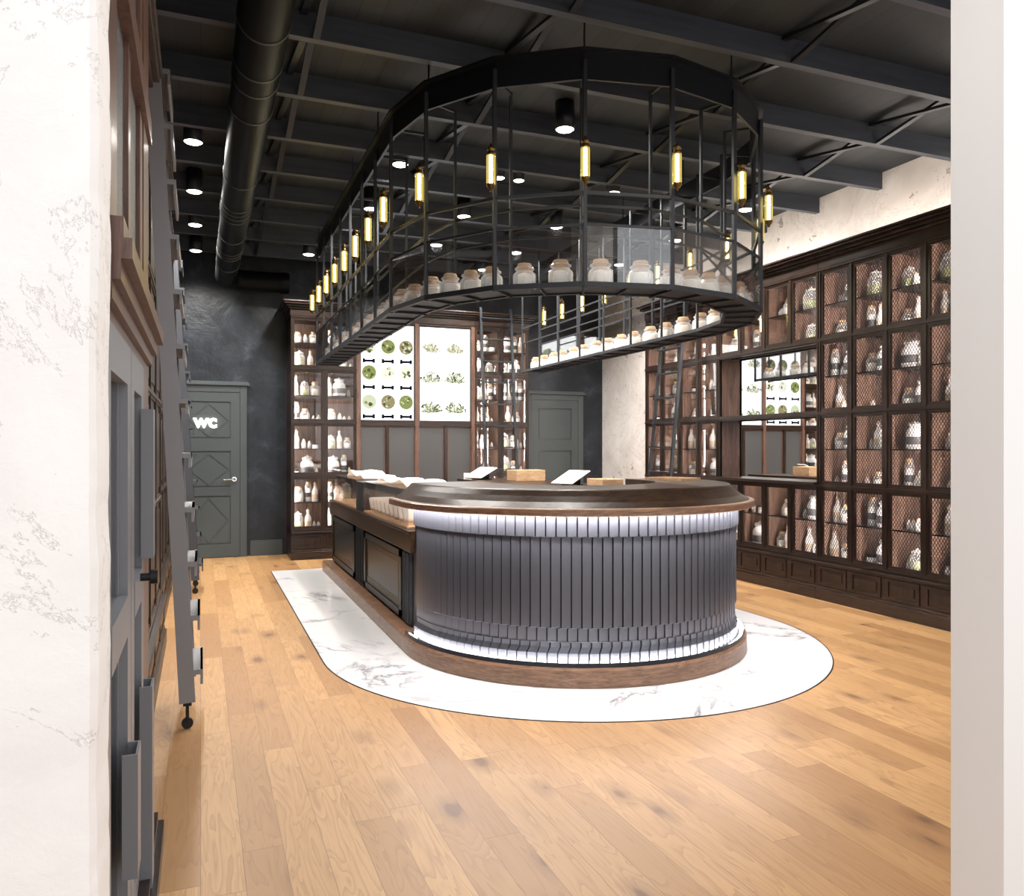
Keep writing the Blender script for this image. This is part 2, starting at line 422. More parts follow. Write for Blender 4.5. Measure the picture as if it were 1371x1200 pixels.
# ------------------------------------------------------------------ doors
def panel_door(idx, x0, x1, ztop, knob_x, sign=False, diamonds=True):
    y = YB
    d = thing('door_%d' % idx, None, None, ((x0+x1)/2, y, 0), kind='structure')
    t = .085
    g = G().box((x0, y-.05, 0), (x0+t, y, ztop)).box((x1-t, y-.05, 0), (x1, y, ztop)).box((x0+t, y-.05, ztop-t), (x1-t, y, ztop))
    g.box((x0-.03, y-.075, ztop), (x1+.03, y, ztop+.03)).box((x0-.015, y-.06, ztop+.03), (x1+.015, y, ztop+.05))
    bevel(part('door_frame', g, M['door_green'], d), .003)
    a, b = x0+t+.003, x1-t-.003; h = ztop-t-.003
    g = G().box((a, y-.028, .008), (b, y-.004, h))
    st = .11
    g.box((a, y-.043, .008), (a+st, y-.028, h)).box((b-st, y-.043, .008), (b, y-.028, h))
    zs = [.008, .17, .79, .90, 1.36, 1.52, h-.12, h]
    # rails: bottom, 2 intermediate, top
    for z0, z1 in ((zs[0], zs[1]), (zs[2], zs[3]), (zs[4], zs[5]), (zs[6], zs[7])):
        g.box((a+st, y-.043, z0), (b-st, y-.028, z1))
    for z0, z1 in ((zs[1], zs[2]), (zs[3], zs[4]), (zs[5], zs[6])):
        g.box((a+st+.018, y-.036, z0+.018), (b-st-.018, y-.028, z1-.018))
        xm = (a+b)/2; zm = (z0+z1)/2
        q = [(a+st+.03, zm), (xm, z1-.03), (b-st-.03, zm), (xm, z0+.03)]
        for i in range(4 if diamonds else 0):
            p, r = q[i], q[(i+1) % 4]
            g.bar((p[0], y-.038, p[1]), (r[0], y-.038, r[1]), .010, .006)
    leaf = part('door_leaf', g, M['door_green'], d)
    g = G().tube([(knob_x, y-.045, 1.0), (knob_x, y-.085, 1.0)], .012, 10).lathe([(0, 0), (.03, 0), (.03, .008), (0, .008)], (0, 0, 0), 16)
    g = G().tube([(knob_x, y-.043, 1.0), (knob_x, y-.052, 1.0)], .030, 16)
    g.tube([(knob_x, y-.05, 1.0), (knob_x, y-.09, 1.0)], .011, 10)
    s_ = -1 if knob_x > (a+b)/2 else 1
    g.tube([(knob_x, y-.088, 1.0), (knob_x + s_*.06, y-.092, 1.0), (knob_x + s_*.13, y-.092, .997)], .010, 10)
    g.tube([(knob_x, y-.088, 1.0), (knob_x - s_*.001, y-.094, 1.0)], .017, 12)
    part('door_handle', g, M['chrome'], d, 'chrome lever handle')
    if sign:
        cu = bpy.data.curves.new('sign_text', 'FONT'); cu.body = 'wc'; cu.size = .235; cu.extrude = .008; cu.offset = .007
        cu.align_x = 'CENTER'; cu.align_y = 'CENTER'
        to = bpy.data.objects.new('tmp', cu); COL.objects.link(to)
        bpy.context.view_layer.update()
        me = bpy.data.meshes.new_from_object(to.evaluated_get(bpy.context.evaluated_depsgraph_get()))
        bpy.data.objects.remove(to)
        me.materials.clear(); me.materials.append(M['sign'])
        me.transform(Matrix.Translation((.06, y-.05, 1.735)) @ Matrix.Rotation(PI/2, 4, 'X'))
        me.transform(Matrix.Translation(-ORG[d.name]))
        o = bpy.data.objects.new('wc_sign', me); link(o, d); ORG[o.name] = ORG[d.name]
    return d
panel_door(1, -.36, .56, 2.20, .405, True)
panel_door(2, 4.46, 5.40, 2.20, 4.62, diamonds=False)

# ------------------------------------------------------------------ cabinets
ZR = [.37, 1.05, 1.72, 2.40, 3.05]      # rail heights
ZT = 3.23
class Frame:
    """maps (u along, d deep, z) onto one of three walls"""
    def __init__(s, kind, front): s.k = kind; s.f = front
    def p(s, u, d, z):
        if s.k == 'back': return (u, s.f + d, z)
        if s.k == 'right': return (s.f + d, u, z)
        return (s.f - d, u, z)
def fbox(g, F, a, b, mi=0): return g.box(F.p(*a), F.p(*b), mi)

MESHCACHE = {}
def wire_panel(F, u0, u1, z0, z1, d):
    key = (F.k, F.f, round(u1-u0, 4), round(z1-z0, 4), d)
    w_, h_ = u1-u0, z1-z0
    if key not in MESHCACHE:
        g = G(); pu, pz = .0285, .042
        for sgn in (1, -1):
            sl = sgn*pz/pu
            c = -h_ - abs(sl)*w_
            step = pz
            z = (-abs(sl)*w_ if sgn > 0 else 0)
            while z < h_ + abs(sl)*w_:
                # line: zz = z + sl*u (0..w)
                p = []
                for uu in (0, w_):
                    p.append((uu, z + sl*uu))
                (ua, za), (ub, zb) = p
                # clip to z range
                t0, t1 = 0.0, 1.0
                dz = zb-za
                lo, hi = sorted(((0-za)/dz, (h_-za)/dz))
                t0, t1 = max(t0, lo), min(t1, hi)
                if t1 - t0 > .02:
                    A = (ua+(ub-ua)*t0, za+dz*t0); B = (ua+(ub-ua)*t1, za+dz*t1)
                    g.bar(F.p(A[0], d + (.0012 if sgn > 0 else -.0012), A[1]), F.p(B[0], d + (.0012 if sgn > 0 else -.0012), B[1]), .0026, .0026)
                z += step
        MESHCACHE[key] = g.mesh('wire_mesh', M['black_metal'], F.p(0, 0, 0))
        MESHCACHE[key]['d'] = 1
    return MESHCACHE[key]

CELLS = []    # compartments where jars are put: (F, u0, u1, z_floor, height, description, cabinet)
def cabinet(name, label, cat, F, us, depth, meshcols=(), skip=(), glass=True, cornice=True, led=True, group=None, desc=None, niche=None, wood_m=None, endL=False, endR=False, solid=False, rows=None):
    W_ = wood_m or M['walnut']; WH = wood_m or M['walnut_h']
    u0, u1 = us[0], us[-1]
    t = thing(name, label, cat, F.p((u0+u1)/2, depth/2, 0), group)
    # carcass
    g = G(); fbox(g, F, (u0, depth-.02, .10), (u1, depth, ZT-.05))
    part('back_panel', g, M['niche'] if not solid else W_, t)
    g = G(); fbox(g, F, (u0, .02, .10), (u0+.02, depth-.02, ZT-.04)); part('side_panel', g, W_, t)
    g = G(); fbox(g, F, (u1-.02, .02, .10), (u1, depth-.02, ZT-.04)); part('side_panel', g, W_, t)
    if not solid:
        for q0, q1 in ((u0+.02, u0+.024), (u1-.024, u1-.02)):
            g = G(); fbox(g, F, (q0, .032, .352), (q1, depth-.02, ZT-.12)); part('lining', g, M['niche'], t)
    # base plinth and drawers
    g = G(); fbox(g, F, (u0, -.045, 0), (u1, depth, .10)); fbox(g, F, (u0, -.032, .10), (u1, .0, .125)); bevel(part('plinth', g, WH, t), .004)
    g = G(); fbox(g, F, (u0, -.02, .125), (u1, 0, .33)); fbox(g, F, (u0, 0, .10), (u1, depth-.02, .11)); fbox(g, F, (u0, -.045, .33), (u1, depth-.02, .352)); fbox(g, F, (u0, -.03, .318), (u1, 0, .33))
    bevel(part('base_rail', g, WH, t), .003)
    bs = us if len(us) < 3 else [us[0]] + list(us[2:-1:2]) + [us[-1]]
    for a, b in zip(us[:-1], us[1:]):
        g = G(); a_, b_ = a+.03, b-.03
        fbox(g, F, (a_, -.030, .14), (b_, -.02, .16)); fbox(g, F, (a_, -.030, .29), (b_, -.02, .31))
        fbox(g, F, (a_, -.030, .16), (a_+.02, -.02, .29)); fbox(g, F, (b_-.02, -.030, .16), (b_, -.02, .29))
        fbox(g, F, (a_+.05, -.027, .19), (b_-.05, -.02, .26))
        part('drawer', g, W_, t)
    # stiles
    ns = len(us)
    for i, u in enumerate(us):
        a = u-.024 if i else u; b = u+.024 if i < ns-1 else u
        if i == 0: b = u+.03
        if i == ns-1: a = u-.03
        spans = [(.352, ZR[-1])]
        if niche and niche[0] < i < niche[1]: spans = [(.352, ZR[niche[2]]), (ZR[niche[3]], ZR[-1])]
        for z0, z1 in spans:
            g = G(); fbox(g, F, (a, 0, z0), (b, .03, z1)); fbox(g, F, (a+.008, -.007, z0+.002), (b-.008, 0, z1-.002))
            part('stile', g, W_, t)
        if 0 < i < ns-1 and not solid:
            for z0, z1 in spans:
                g = G(); fbox(g, F, (u-.008, .03, z0), (u+.008, depth-.02, z1)); part('divider', g, M['niche'], t)
    # rails
    for i, z in enumerate(ZR):
        g = G(); fbox(g, F, (u0, -.003, z-.026), (u1, .028, z+.026)); fbox(g, F, (u0, .028, z-.012), (u1, depth-.02, z+.006)); fbox(g, F, (u0, -.012, z-.010), (u1, -.003, z+.010))
        part('rail', g, WH, t)
    # mid shelves, doors
    for ci, (a, b) in enumerate(zip(us[:-1], us[1:])):
        for ri in range(4):
            if (ci, ri) in skip: continue
            z0, z1 = ZR[ri]+.026, ZR[ri+1]-.026
            zm = (ZR[ri]+ZR[ri+1])/2
            if solid:
                g = G(); fbox(g, F, (a+.024, .008, z0), (b-.024, .02, z1)); fbox(g, F, (a+.07, .0, z0+.05), (b-.07, .008, z1-.05))
                part('door', g, W_, t); continue
            g = G(); fbox(g, F, (a+.008, .05, zm-.006), (b-.008, depth-.02, zm+.006)); part('shelf', g, W_, t)
            q = .020
            g = G(); A, B = a+.024, b-.024
            fbox(g, F, (A, .003, z0), (A+q, .024, z1)); fbox(g, F, (B-q, .003, z0), (B, .024, z1))
            fbox(g, F, (A+q, .003, z0), (B-q, .024, z0+q)); fbox(g, F, (A+q, .003, z1-q), (B-q, .024, z1))
            d = part('door', g, W_, t)
            if ci in meshcols:
                me = wire_panel(F, A+q-.002, B-q+.002, z0+q-.002, z1-q+.002, .014)
                o = bpy.data.objects.new('wire_mesh', me); link(o, d); o.location = Vector(F.p(A+q-.002, 0, z0+q-.002)) - ORG[t.name]; ORG[o.name] = ORG[t.name]
            elif glass:
                g = G(); fbox(g, F, (A+q-.002, .012, z0+q-.002), (B-q+.002, .015, z1-q+.002)); part('glass_pane', g, M['glass'], d)
            CELLS.append((F, a+.02, b-.02, ZR[ri]+.0065, (ZR[ri+1]-ZR[ri])/2-.03, desc, ci, 7-2*ri, depth))
            CELLS.append((F, a+.02, b-.02, zm+.0065, (ZR[ri+1]-ZR[ri])/2-.04, desc, ci, 6-2*ri, depth))
        if led and not solid:
            g = G()
            for ri in range(4):
                if (ci, ri) in skip: continue
                q0 = a + (.026 if ci == 0 else .010); fbox(g, F, (q0, .034, ZR[ri]+.03), (q0+.009, .043, ZR[ri+1]-.03))
            if g.v: part('led_strip', g, M['led'], t)
    if cornice:
        g = G()
        for dz0, dz1, out in ((ZR[-1]+.0, ZR[-1]+.09, .012), (ZR[-1]+.09, ZR[-1]+.115, .03), (ZR[-1]+.115, ZR[-1]+.145, .055), (ZR[-1]+.145, ZT-.012, .085), (ZT-.012, ZT+.008, .10)):
            e0 = u0 - (out if endL else 0); e1 = u1 + (out if endR else 0)
            fbox(g, F, (e0, -out, dz0), (e1, depth, dz1))
        bevel(part('cornice', g, WH, t), .006)
    return t

FB = Frame('back', 10.15)
def xb(px):   # pixel column on the back cabinet's front, X at Y=10.15
    u = (px-685.5)/1054; r = (.3681+u*.9298)/(.9298-u*.3681); return 10.15*r
ub = [xb(389.5), xb(434.5), xb(478)]
cabinet('display_cabinet', 'tall brown glazed cabinet of jars beside the dark door wall, left of the lightboxes', 'cabinet', FB, ub, .58, desc='back left', endL=True)
uc = [xb(635), xb(671), xb(708)]
cabinet('display_cabinet', 'tall brown glazed cabinet of jars behind the thin ladder, right of the lightboxes', 'cabinet', FB, uc, .58, desc='back right', endR=True)
# lightbox bay between them
t = thing('menu_wall_unit', 'brown wooden wall bay holding two lit menu lightboxes above four grey panels', 'wall unit', ((ub[-1]+uc[0])/2, 10.4, 0))
a, b = ub[-1], uc[0]; mid = xb(558.5)
g = G().box((a, 10.22, 0), (b, YB, 3.06)); part('back_panel', g, M['walnut'], t)
g = G().box((a, 10.11, 0), (b, 10.22, .10)).box((a, 10.13, .10), (b, 10.22, .352)); part('plinth', g, M['walnut_h'], t)
g = G().box((a, 10.147, ZR[2]-.03), (b, 10.22, ZR[2]+.03)); part('rail', g, M['walnut_h'], t)
g = G().box((a, 10.147, ZR[-1]-.026), (b, 10.22, ZR[-1]+.02)); part('rail', g, M['walnut_h'], t)
g = G()
for dz0, dz1, out in ((ZR[-1], ZR[-1]+.09, .012), (ZR[-1]+.09, ZR[-1]+.115, .03), (ZR[-1]+.115, ZR[-1]+.145, .055), (ZR[-1]+.145, ZT-.012, .085), (ZT-.012, ZT+.008, .10)):
    g.box((a, 10.15-out, dz0), (b, YB, dz1))
bevel(part('cornice', g, M['walnut_h'], t), .006)
for x in (a+.015, mid, b-.015):
    part('stile', G().box((x-.028, 10.143, .352), (x+.028, 10.22, ZR[-1])), M['reddish'], t)
for x in ((a+mid)/2, (b+mid)/2):
    part('stile', G().box((x-.022, 10.147, .352), (x+.022, 10.22, ZR[2]-.03)), M['walnut'], t)
xs_ = [a+.043, (a+mid)/2, mid, (b+mid)/2, b-.043]
for i in range(4):
    l = xs_[i] + (.0 if i == 0 else .026); r = xs_[i+1] - (.0 if i == 3 else .026)
    g = G().box((l, 10.175, .352), (r, 10.22, ZR[2]-.03))
    q = .012
    g2 = G().box((l, 10.165, .352), (l+q, 10.175, ZR[2]-.03)).box((r-q, 10.165, .352), (r, 10.175, ZR[2]-.03)).box((l, 10.165, ZR[2]-.03-q), (r, 10.175, ZR[2]-.03))
    p_ = part('panel', g, M['panel_grey'], t); part('bead', g2, M['reddish'], p_)
# lightboxes
def disc(g, x, y, z, r, n=24, mi=0, th=.002):
    return g.tube([(x, y, z), (x, y-th, z)], r, n, mi)
L0, L1 = a+.045, mid-.03; L2, L3 = mid+.03, b-.045
zb0, zb1 = ZR[2]+.035, ZR[-1]-.03
def xl(px): return L0 + (px-481)/(554.5-481)*(L1-L0)
def zl(py): return zb0 + (565-py)/(565-432)*(zb1-zb0)
rr = random.Random(5)
for idx, (p, q, lab) in enumerate(((L0, L1, 'lit menu lightbox with nine round herb photos and black name labels'), (L2, L3, 'lit menu lightbox with six green herb bunches on plain white'))):
    lb = thing('menu_lightbox', lab, 'lightbox', ((p+q)/2, 10.2, zb0), 'menu lightboxes')
    g = G().box((p, 10.16, zb0), (p+.012, 10.22, zb1)).box((q-.012, 10.16, zb0), (q, 10.22, zb1)).box((p+.012, 10.16, zb0), (q-.012, 10.22, zb0+.012)).box((p+.012, 10.16, zb1-.012), (q-.012, 10.22, zb1))
    part('frame', g, M['panel_grey'], lb)
    part('light_panel', G().box((p+.012, 10.178, zb0+.012), (q-.012, 10.215, zb1-.012)), M['lightbox'], lb)
    yy = 10.1775
    if idx == 0:
        for ri, py in enumerate((463, 499, 539)):
            for ci, px in enumerate((493, 518.5, 543)):
                g = G(); cx_, cz_ = xl(px), zl(py)
                mats = [M[('print_g4', 'print_g2', 'print_g5')[(ri*2+ci) % 3]], M['print_g1'], M['print_g2'], M['print_g3'], M['print_g5']]
                if (ri, ci) in ((2, 2), (0, 1), (1, 0)): mats[0] = M['print_g1']
                if (ri, ci) == (1, 2): mats[0] = M['print_g4']
                disc(g, cx_, yy, cz_, .094, 24, 0, .001)
                for k in range(22 if (ri, ci) not in ((1, 1), (1, 2), (2, 0)) else 7):
                    an = rr.uniform(0, 2*PI); ra = .072*math.sqrt(rr.random()); rad = rr.uniform(.008, .024)
                    disc(g, cx_+ra*math.cos(an), yy-.001-.0002*k, cz_+ra*math.sin(an), rad, 8, rr.choice((1, 2, 3, 4)), .0008)
                part('herb_photo', g, mats, lb)
            for ci, px in enumerate((492.5, 518, 543)):
                x_, z_ = xl(px), zl(py+20)
                g = G().box((x_-.065, yy-.002, z_-.017), (x_+.065, yy, z_+.014))
                for sx in (-1, 1): g.box((x_+sx*.065-.016, yy-.002, z_-.028), (x_+sx*.065+.016, yy, z_+.028))
                part('name_label', g, M['print_black'], lb)
    else:
        for py in (461, 504, 546):
            for cpx in (578, 612):
                cx_ = L2 + (cpx-562)/(634-562)*(L3-L2); cz_ = zl(py)
                g = G()
                for k in range(95):
                    an = rr.uniform(.15, PI-.15); ln = rr.uniform(.04, .15 if py > 500 else .12)
                    x_, z_ = cx_+math.cos(an)*ln*1.1, cz_-.065+math.sin(an)*ln
                    g.bar((cx_+rr.uniform(-.03, .03)+math.cos(an)*ln*.5, yy-.001-.0002*(k % 8), cz_-.07+math.sin(an)*ln*.3), (x_, yy-.001-.0002*(k % 8), z_), rr.uniform(.005, .013), .001, rr.choice((0, 0, 1, 2)), up=(0, 1, 0))
                    disc(g, x_, yy-.002, z_, rr.uniform(.007, .017), 6, rr.choice((0, 1, 2)), .0008)
                part('herb_bunch', g, [M['print_g1'] if py > 520 else M['print_g2'], M['print_g4'], M['print_g3'] if py > 480 else M['print_g5']], lb)

# right wall run: bays of .384 m, niche with mirror between bays 3 and 7
FR = Frame('right', 5.35)
U = lambda k: 4.605 + .384*k
cabinet('display_cabinet', 'far section of the right wall cabinet run, four glazed bays next to the pale wall', 'cabinet', FR, [U(k) for k in range(7, 12)], .4, desc='right wall far', endR=True)
cabinet('mirror_cabinet', 'middle section of the right wall cabinet run with a mirror above its ledge', 'cabinet', FR, [U(k) for k in range(3, 8)], .4, meshcols=(0,), skip={(c, r) for c in range(4) for r in (1, 2)}, desc='right wall mirror', niche=(0, 4, 1, 3))
cabinet('display_cabinet', 'near section of the right wall cabinet run with diamond wire mesh doors', 'cabinet', FR, [U(k) for k in range(-3, 4)], .4, meshcols=range(6), desc='right wall mesh')
mc = [o for o in bpy.data.objects if o.name.startswith('mirror_cabinet')][0]
n0, n1 = U(3)+.024, U(7)-.024
part('mirror', G().box((5.50, n0, ZR[1]+.03), (5.51, n1, ZR[3]-.02)), M['mirror'], mc, 'mirror reflecting the menu lightboxes')
part('backing', G().box((5.51, n0, ZR[1]+.02), (5.60, n1, ZR[3])), M['walnut'], mc)
for y in (n0, n1):
    part('reveal', G().box((5.36, y-.006, ZR[1]+.03), (5.51, y+.006, ZR[3]-.026)), M['reddish'], mc)
bevel(part('ledge', G().box((5.29, n0-.02, ZR[1]+.006), (5.50, n1+.02, ZR[1]+.032)), M['walnut_h'], mc), .004)

for nm in [o for o in bpy.data.objects if o.parent is None and o.get('label') and 'right wall cabinet run' in o['label']]:
    ys_ = [v for c in nm.children if c.name.startswith('back_panel') for v in [w_.co.y + ORG[nm.name].y for w_ in c.data.vertices]]
    part('added_uplight', G().box((5.50, min(ys_)+.05, ZT+.010), (5.53, max(ys_)-.05, ZT+.016)), M['led_case'], nm)  # added strip hidden behind the cornice, brightens the plaster above
# left wall run, seen edge-on behind the ladders
FL = Frame('left', -.27)
cabinet('wall_cupboard', 'dark wooden cupboard along the left wall behind the near ladder', 'cupboard', FL, [3.1 + .62*i for i in range(6)], .37, solid=True, wood_m=M['walnut_left'])
FL2 = Frame('left', -.31)
cabinet('wall_cupboard', 'dark wooden cupboard along the left wall, the one nearer the toilet door', 'cupboard', FL2, [6.22 + .68*i for i in range(6)], .33, solid=True, wood_m=M['walnut_left'])

# ------------------------------------------------------------------ near-left glazed screen
sx = -.17
d = thing('door_3', None, None, (sx, 2.4, 0), kind='structure')
def leaf(y0, y1, z0, z1, st=.10, x=sx, m_='grey_light'):
    g = G().box((x-.05, y0, z0), (x, y0+st, z1)).box((x-.05, y1-st, z0), (x, y1, z1)).box((x-.05, y0+st, z0), (x, y1-st, z0+.14)).box((x-.05, y0+st, z1-.10), (x, y1-st, z1)).box((x-.05, y0+st, .93), (x+.002, y1-st, 1.03))
    g.box((x-.052, y0+st, z0), (x-.02, y0+st+.02, z1)).box((x-.052, y1-st-.02, z0), (x-.02, y1-st, z1))
    return g
l1 = part('door_leaf', leaf(1.70, 2.30, .03, 1.66), M['grey_light'], d)
part('glass_pane', G().box((sx-.026, 1.80, .17), (sx-.022, 2.20, 1.58)), M['glass_rack'], l1)
l2 = part('door_leaf', leaf(2.31, 2.80, .03, 1.66), M['grey_light'], d)
part('glass_pane', G().box((sx-.026, 2.41, .17), (sx-.022, 2.70, 1.58)), M['glass_rack'], l2)
for y, z0, z1, x_ in ((2.66, .03, .68, sx+.035), (2.72, 1.06, 1.52, sx+.035), (2.15, .36, .66, sx+.03)):
    g = G().box((x_-.006, y-.05, z0), (x_, y+.05, z1)).box((x_-.035, y-.05, z0), (x_-.006, y-.044, z1)).box((x_-.03, y+.044, z0), (x_-.006, y+.05, z1))
    part('pull_plate', g, M['grey_light'], l2 if y > 2.3 else l1)
part('door_knob', G().tube([(sx, 2.62, 1.01), (sx+.03, 2.62, 1.01)], .012).tube([(sx+.03, 2.62, 1.01), (sx+.05, 2.62, 1.01)], .022, 14), M['black_metal'], l2)
g = G().box((sx-.06, 2.80, 0), (sx+.0, 3.05, 3.75)).box((sx-.06, 1.66, 1.66), (sx, 2.80, 1.74)).box((sx-.06, 1.64, 0), (sx, 1.70, 3.75))
part('timber_frame', g, M['reddish'], d)
g = G()
for z0, z1, o_ in ((1.685, 1.72, .015), (1.72, 1.76, .03), (1.76, 1.80, .05), (1.80, 1.84, .035)): g.box((sx-.02, 1.66, z0), (sx+o_, 3.02, z1))
part('ledge', g, M['reddish'], d)
w = thing('window_2', None, None, (sx, 2.4, 1.84), kind='structure')
g = G()
for y0, y1 in ((1.70, 1.97), (2.72, 2.80)): g.box((sx-.05, y0, 1.84), (sx-.004, y1, 3.75))
g.box((sx-.05, 2.30, 1.84), (sx-.006, 2.37, 3.75))
g.box((sx-.05, 1.70, 2.46), (sx+.012, 3.03, 2.54)).box((sx-.05, 1.70, 3.2), (sx+.012, 3.03, 3.28)).box((sx-.05, 1.70, 1.84), (sx, 2.8, 1.9))
part('window_frame', g, M['reddish'], w)
part('pane', G().box((sx-.022, 1.97, 1.9), (sx-.016, 2.30, 3.7)).box((sx-.022, 2.37, 1.9), (sx-.016, 2.72, 3.7)), M['textured'], w)
part('bead', G().box((sx-.016, 2.275, 1.9), (sx-.004, 2.29, 3.7)).box((sx-.016, 2.695, 1.9), (sx-.004, 2.71, 3.7)), M['reddish'], w)
struct('trim_3', G().box((sx-.06, 1.64, 0), (sx+.05, 3.08, .07)).box((sx-.06, 1.64, .07), (sx+.03, 3.08, .10)), M['walnut'])
struct('wall_left_infill', G().box((XL, 1.64, 0), (sx-.06, 1.70, ZC)).box((XL, 1.70, 0), (-.62, 3.09, ZC)).box((XL, 3.05, 0), (sx-.06, 3.09, ZC)), M['charcoal'])

# ------------------------------------------------------------------ ladders
def ladder(name, label, y0, y1, xb_, xt, ztop, zbot, m_, rungs, cast=True, tread=.11):
    t = thing(name, label, 'ladder', (xb_, (y0+y1)/2, 0), 'rolling shelf ladders')
    for y in (y0, y1):
        part('rail', G().bar((xb_, y, zbot), (xt, y, ztop), .03, .075, up=(1, 0, 0)), M[m_], t)
    for i in range(rungs):
        f = (i+.55)/rungs; z = zbot + (ztop-zbot)*f; x = xb_ + (xt-xb_)*f
        g = G().box((x-.03, y0+.015, z-.012), (x+tread-.03, y1-.015, z+.012)).box((x+tread-.042, y0-.012, z-.06), (x+tread-.03, y1+.012, z+.012))
        g.box((x+.0, y0-.014, z-.012), (x+tread-.03, y0+.015, z+.012))
        part('tread', g, M[m_], t)
    for y in (y0, y1):
        g = G().box((xb_-.008, y-.012, .03), (xb_+.008, y-.008, .125)).box((xb_-.008, y+.008, .03), (xb_+.008, y+.012, .125)).box((xb_-.02, y-.014, .115), (xb_+.02, y+.014, zbot+.01))
        c = part('caster', g, M['black_metal'], t)
        part('wheel', G().tube([(xb_, y-.008, .028), (xb_, y+.008, .028)], .0275, 18), M['rubber'], c)
    return t
ladder('rolling_ladder', 'tall grey rolling ladder closest to the plaster wall, leaning on the left cupboard', 4.25, 4.72, -.06, -.225, 3.38, .13, 'ladder', 12)
ladder('rolling_ladder', 'slimmer dark rolling ladder farther along the left cupboard, near the toilet door', 8.15, 8.6, -.045, -.245, 3.30, .13, 'grey_paint', 12)
def ladder_x(name, label, F, u0, u1, dep0, dep1, ztop, m_, rungs):
    c = F.p((u0+u1)/2, -dep0, 0)
    t = thing(name, label, 'ladder', c, 'rolling shelf ladders')
    for u in (u0, u1): part('rail', G().bar(F.p(u, -dep0, .1), F.p(u, -dep1, ztop), .032), M[m_], t)
    for i in range(rungs):
        f = (i+.5)/rungs; z = .1+(ztop-.1)*f; dd = dep0+(dep1-dep0)*f
        part('tread', G().box(F.p(u0, -dd-.05, z-.008), F.p(u1, -dd+.03, z+.008)), M[m_], t)
    for u in (u0, u1):
        p = F.p(u, -dep0, .03)
        c = part('caster', G().box((p[0]-.012, p[1]-.012, .03), (p[0]+.012, p[1]+.012, .12)), M['black_metal'], t)
        q = .008 if F.k != 'back' else 0
        part('wheel', G().tube([(p[0]-(.016 if F.k == 'back' else 0), p[1]-(.0 if F.k == 'back' else .016), .028), (p[0]+(.016 if F.k == 'back' else 0), p[1]+(0 if F.k == 'back' else .016), .028)], .0275, 16), M['rubber'], c)
xq = lambda px, y: y*((.3681+(px-685.5)/1054*.9298)/(.9298-(px-685.5)/1054*.3681))
ladder_x('rolling_ladder', 'thin black ladder standing against the back cabinet right of the lightboxes', FB, xq(650, 9.85), xq(691, 9.85), .42, .10, 3.3, 'ladder_far', 11)
ladder_x('rolling_ladder', 'thin black ladder leaning on the far glazed bays of the right wall', FR, 7.75, 8.2, .42, .09, 3.3, 'ladder_far', 11)

# ------------------------------------------------------------------ bar counter
bar = thing('bar_counter', 'long bar counter with rounded ribbed metal front and walnut top on marble', 'counter', (CX, CY, 0))
P_ = lambda yl, yr, n=64: upath(0, yl, yr, n)
o = part('plinth', G().sweep(P_(9.15, 9.15), [(.60, .004), (1.245, .004), (1.245, .105), (1.235, .12), (.60, .12)], smooth=False), M['plinth_wood'], bar)
part('body', G().sweep(P_(5.42, 5.42), [(.70, .12), (1.13, .12), (1.13, 1.0), (.70, 1.0)]), M['panel_dark'], bar)
# top with lip, sloping fascia and flat deck
prof = [(.62, 1.02), (1.262, 1.02), (1.262, 1.050), (1.205, 1.082), (1.165, 1.115), (1.135, 1.146), (1.125, 1.152), (1.11, 1.154), (.62, 1.154)]
part('counter_top', G().sweep(P_(5.52, 5.52, 96), prof), M['bar_wood'], bar)
part('top_edge', G().sweep(P_(5.5, 5.5, 96), [(1.264, 1.002), (1.292, 1.002), (1.298, 1.008), (1.298, 1.040), (1.292, 1.046), (1.264, 1.050)]), M['plinth_wood'], bar, 'copper brown wooden edge')
# slats
ns = 60
prof_s = [(1.0, .018), (.876, .018), (.872, .005), (.338, .005), (.333, -.004), (.255, -.004), (.25, -.002), (.222, .0), (.190, .015), (.128, .015)]
def slat(a):
    g = G(); w_ = PI*1.17/ns
    c, s_ = math.cos(a), math.sin(a)
    o_ = Vector((-c, -s_, 0)); tt = Vector((s_, -c, 0))      # outward, tangent
    base = Vector((CX, CY, 0)) + o_*1.165
    vs = []; fs = []
    for z, off in prof_s:
        sh = 0 if z > .874 else .028 if z > .336 else .004 if z > .252 else .024 if z > .22 else .008
        L_ = base + tt*(-w_*.5+.004+sh) + o_*(off + .006); Rr = base + tt*(w_*.5-.004+sh) + o_*(off)
        Lb = L_ - o_*.012; Rb = Rr - o_*.006
        for p in (L_, Rr, Rb, Lb): vs.append((p.x, p.y, z))
    n = len(prof_s)
    for i in range(n-1):
        for k in range(4): fs.append((i*4+k, i*4+(k+1) % 4, (i+1)*4+(k+1) % 4, (i+1)*4+k))
    fs += [(0, 1, 2, 3), tuple((n-1)*4+k for k in (3, 2, 1, 0))]
    return g.add(vs, fs)
for i in range(ns):
    part('slat', slat(PI*(i+.5)/ns), M['slat'], bar)
part('edge_profile', G().sweep(P_(5.3, 5.3), [(1.13, .12), (1.232, .12), (1.232, .146), (1.226, .146), (1.226, .127), (1.13, .127)]), M['black_metal'], bar)
part('led_strip', G().sweep(P_(5.28, 5.28), [(1.225, 1.012), (1.245, 1.012), (1.245, 1.019), (1.225, 1.019)]), M['led_bar'], bar)
part('led_strip', G().sweep(P_(5.28, 5.28), [(1.202, .1275), (1.216, .1275), (1.216, .131), (1.202, .131)]), M['led_bar'], bar)
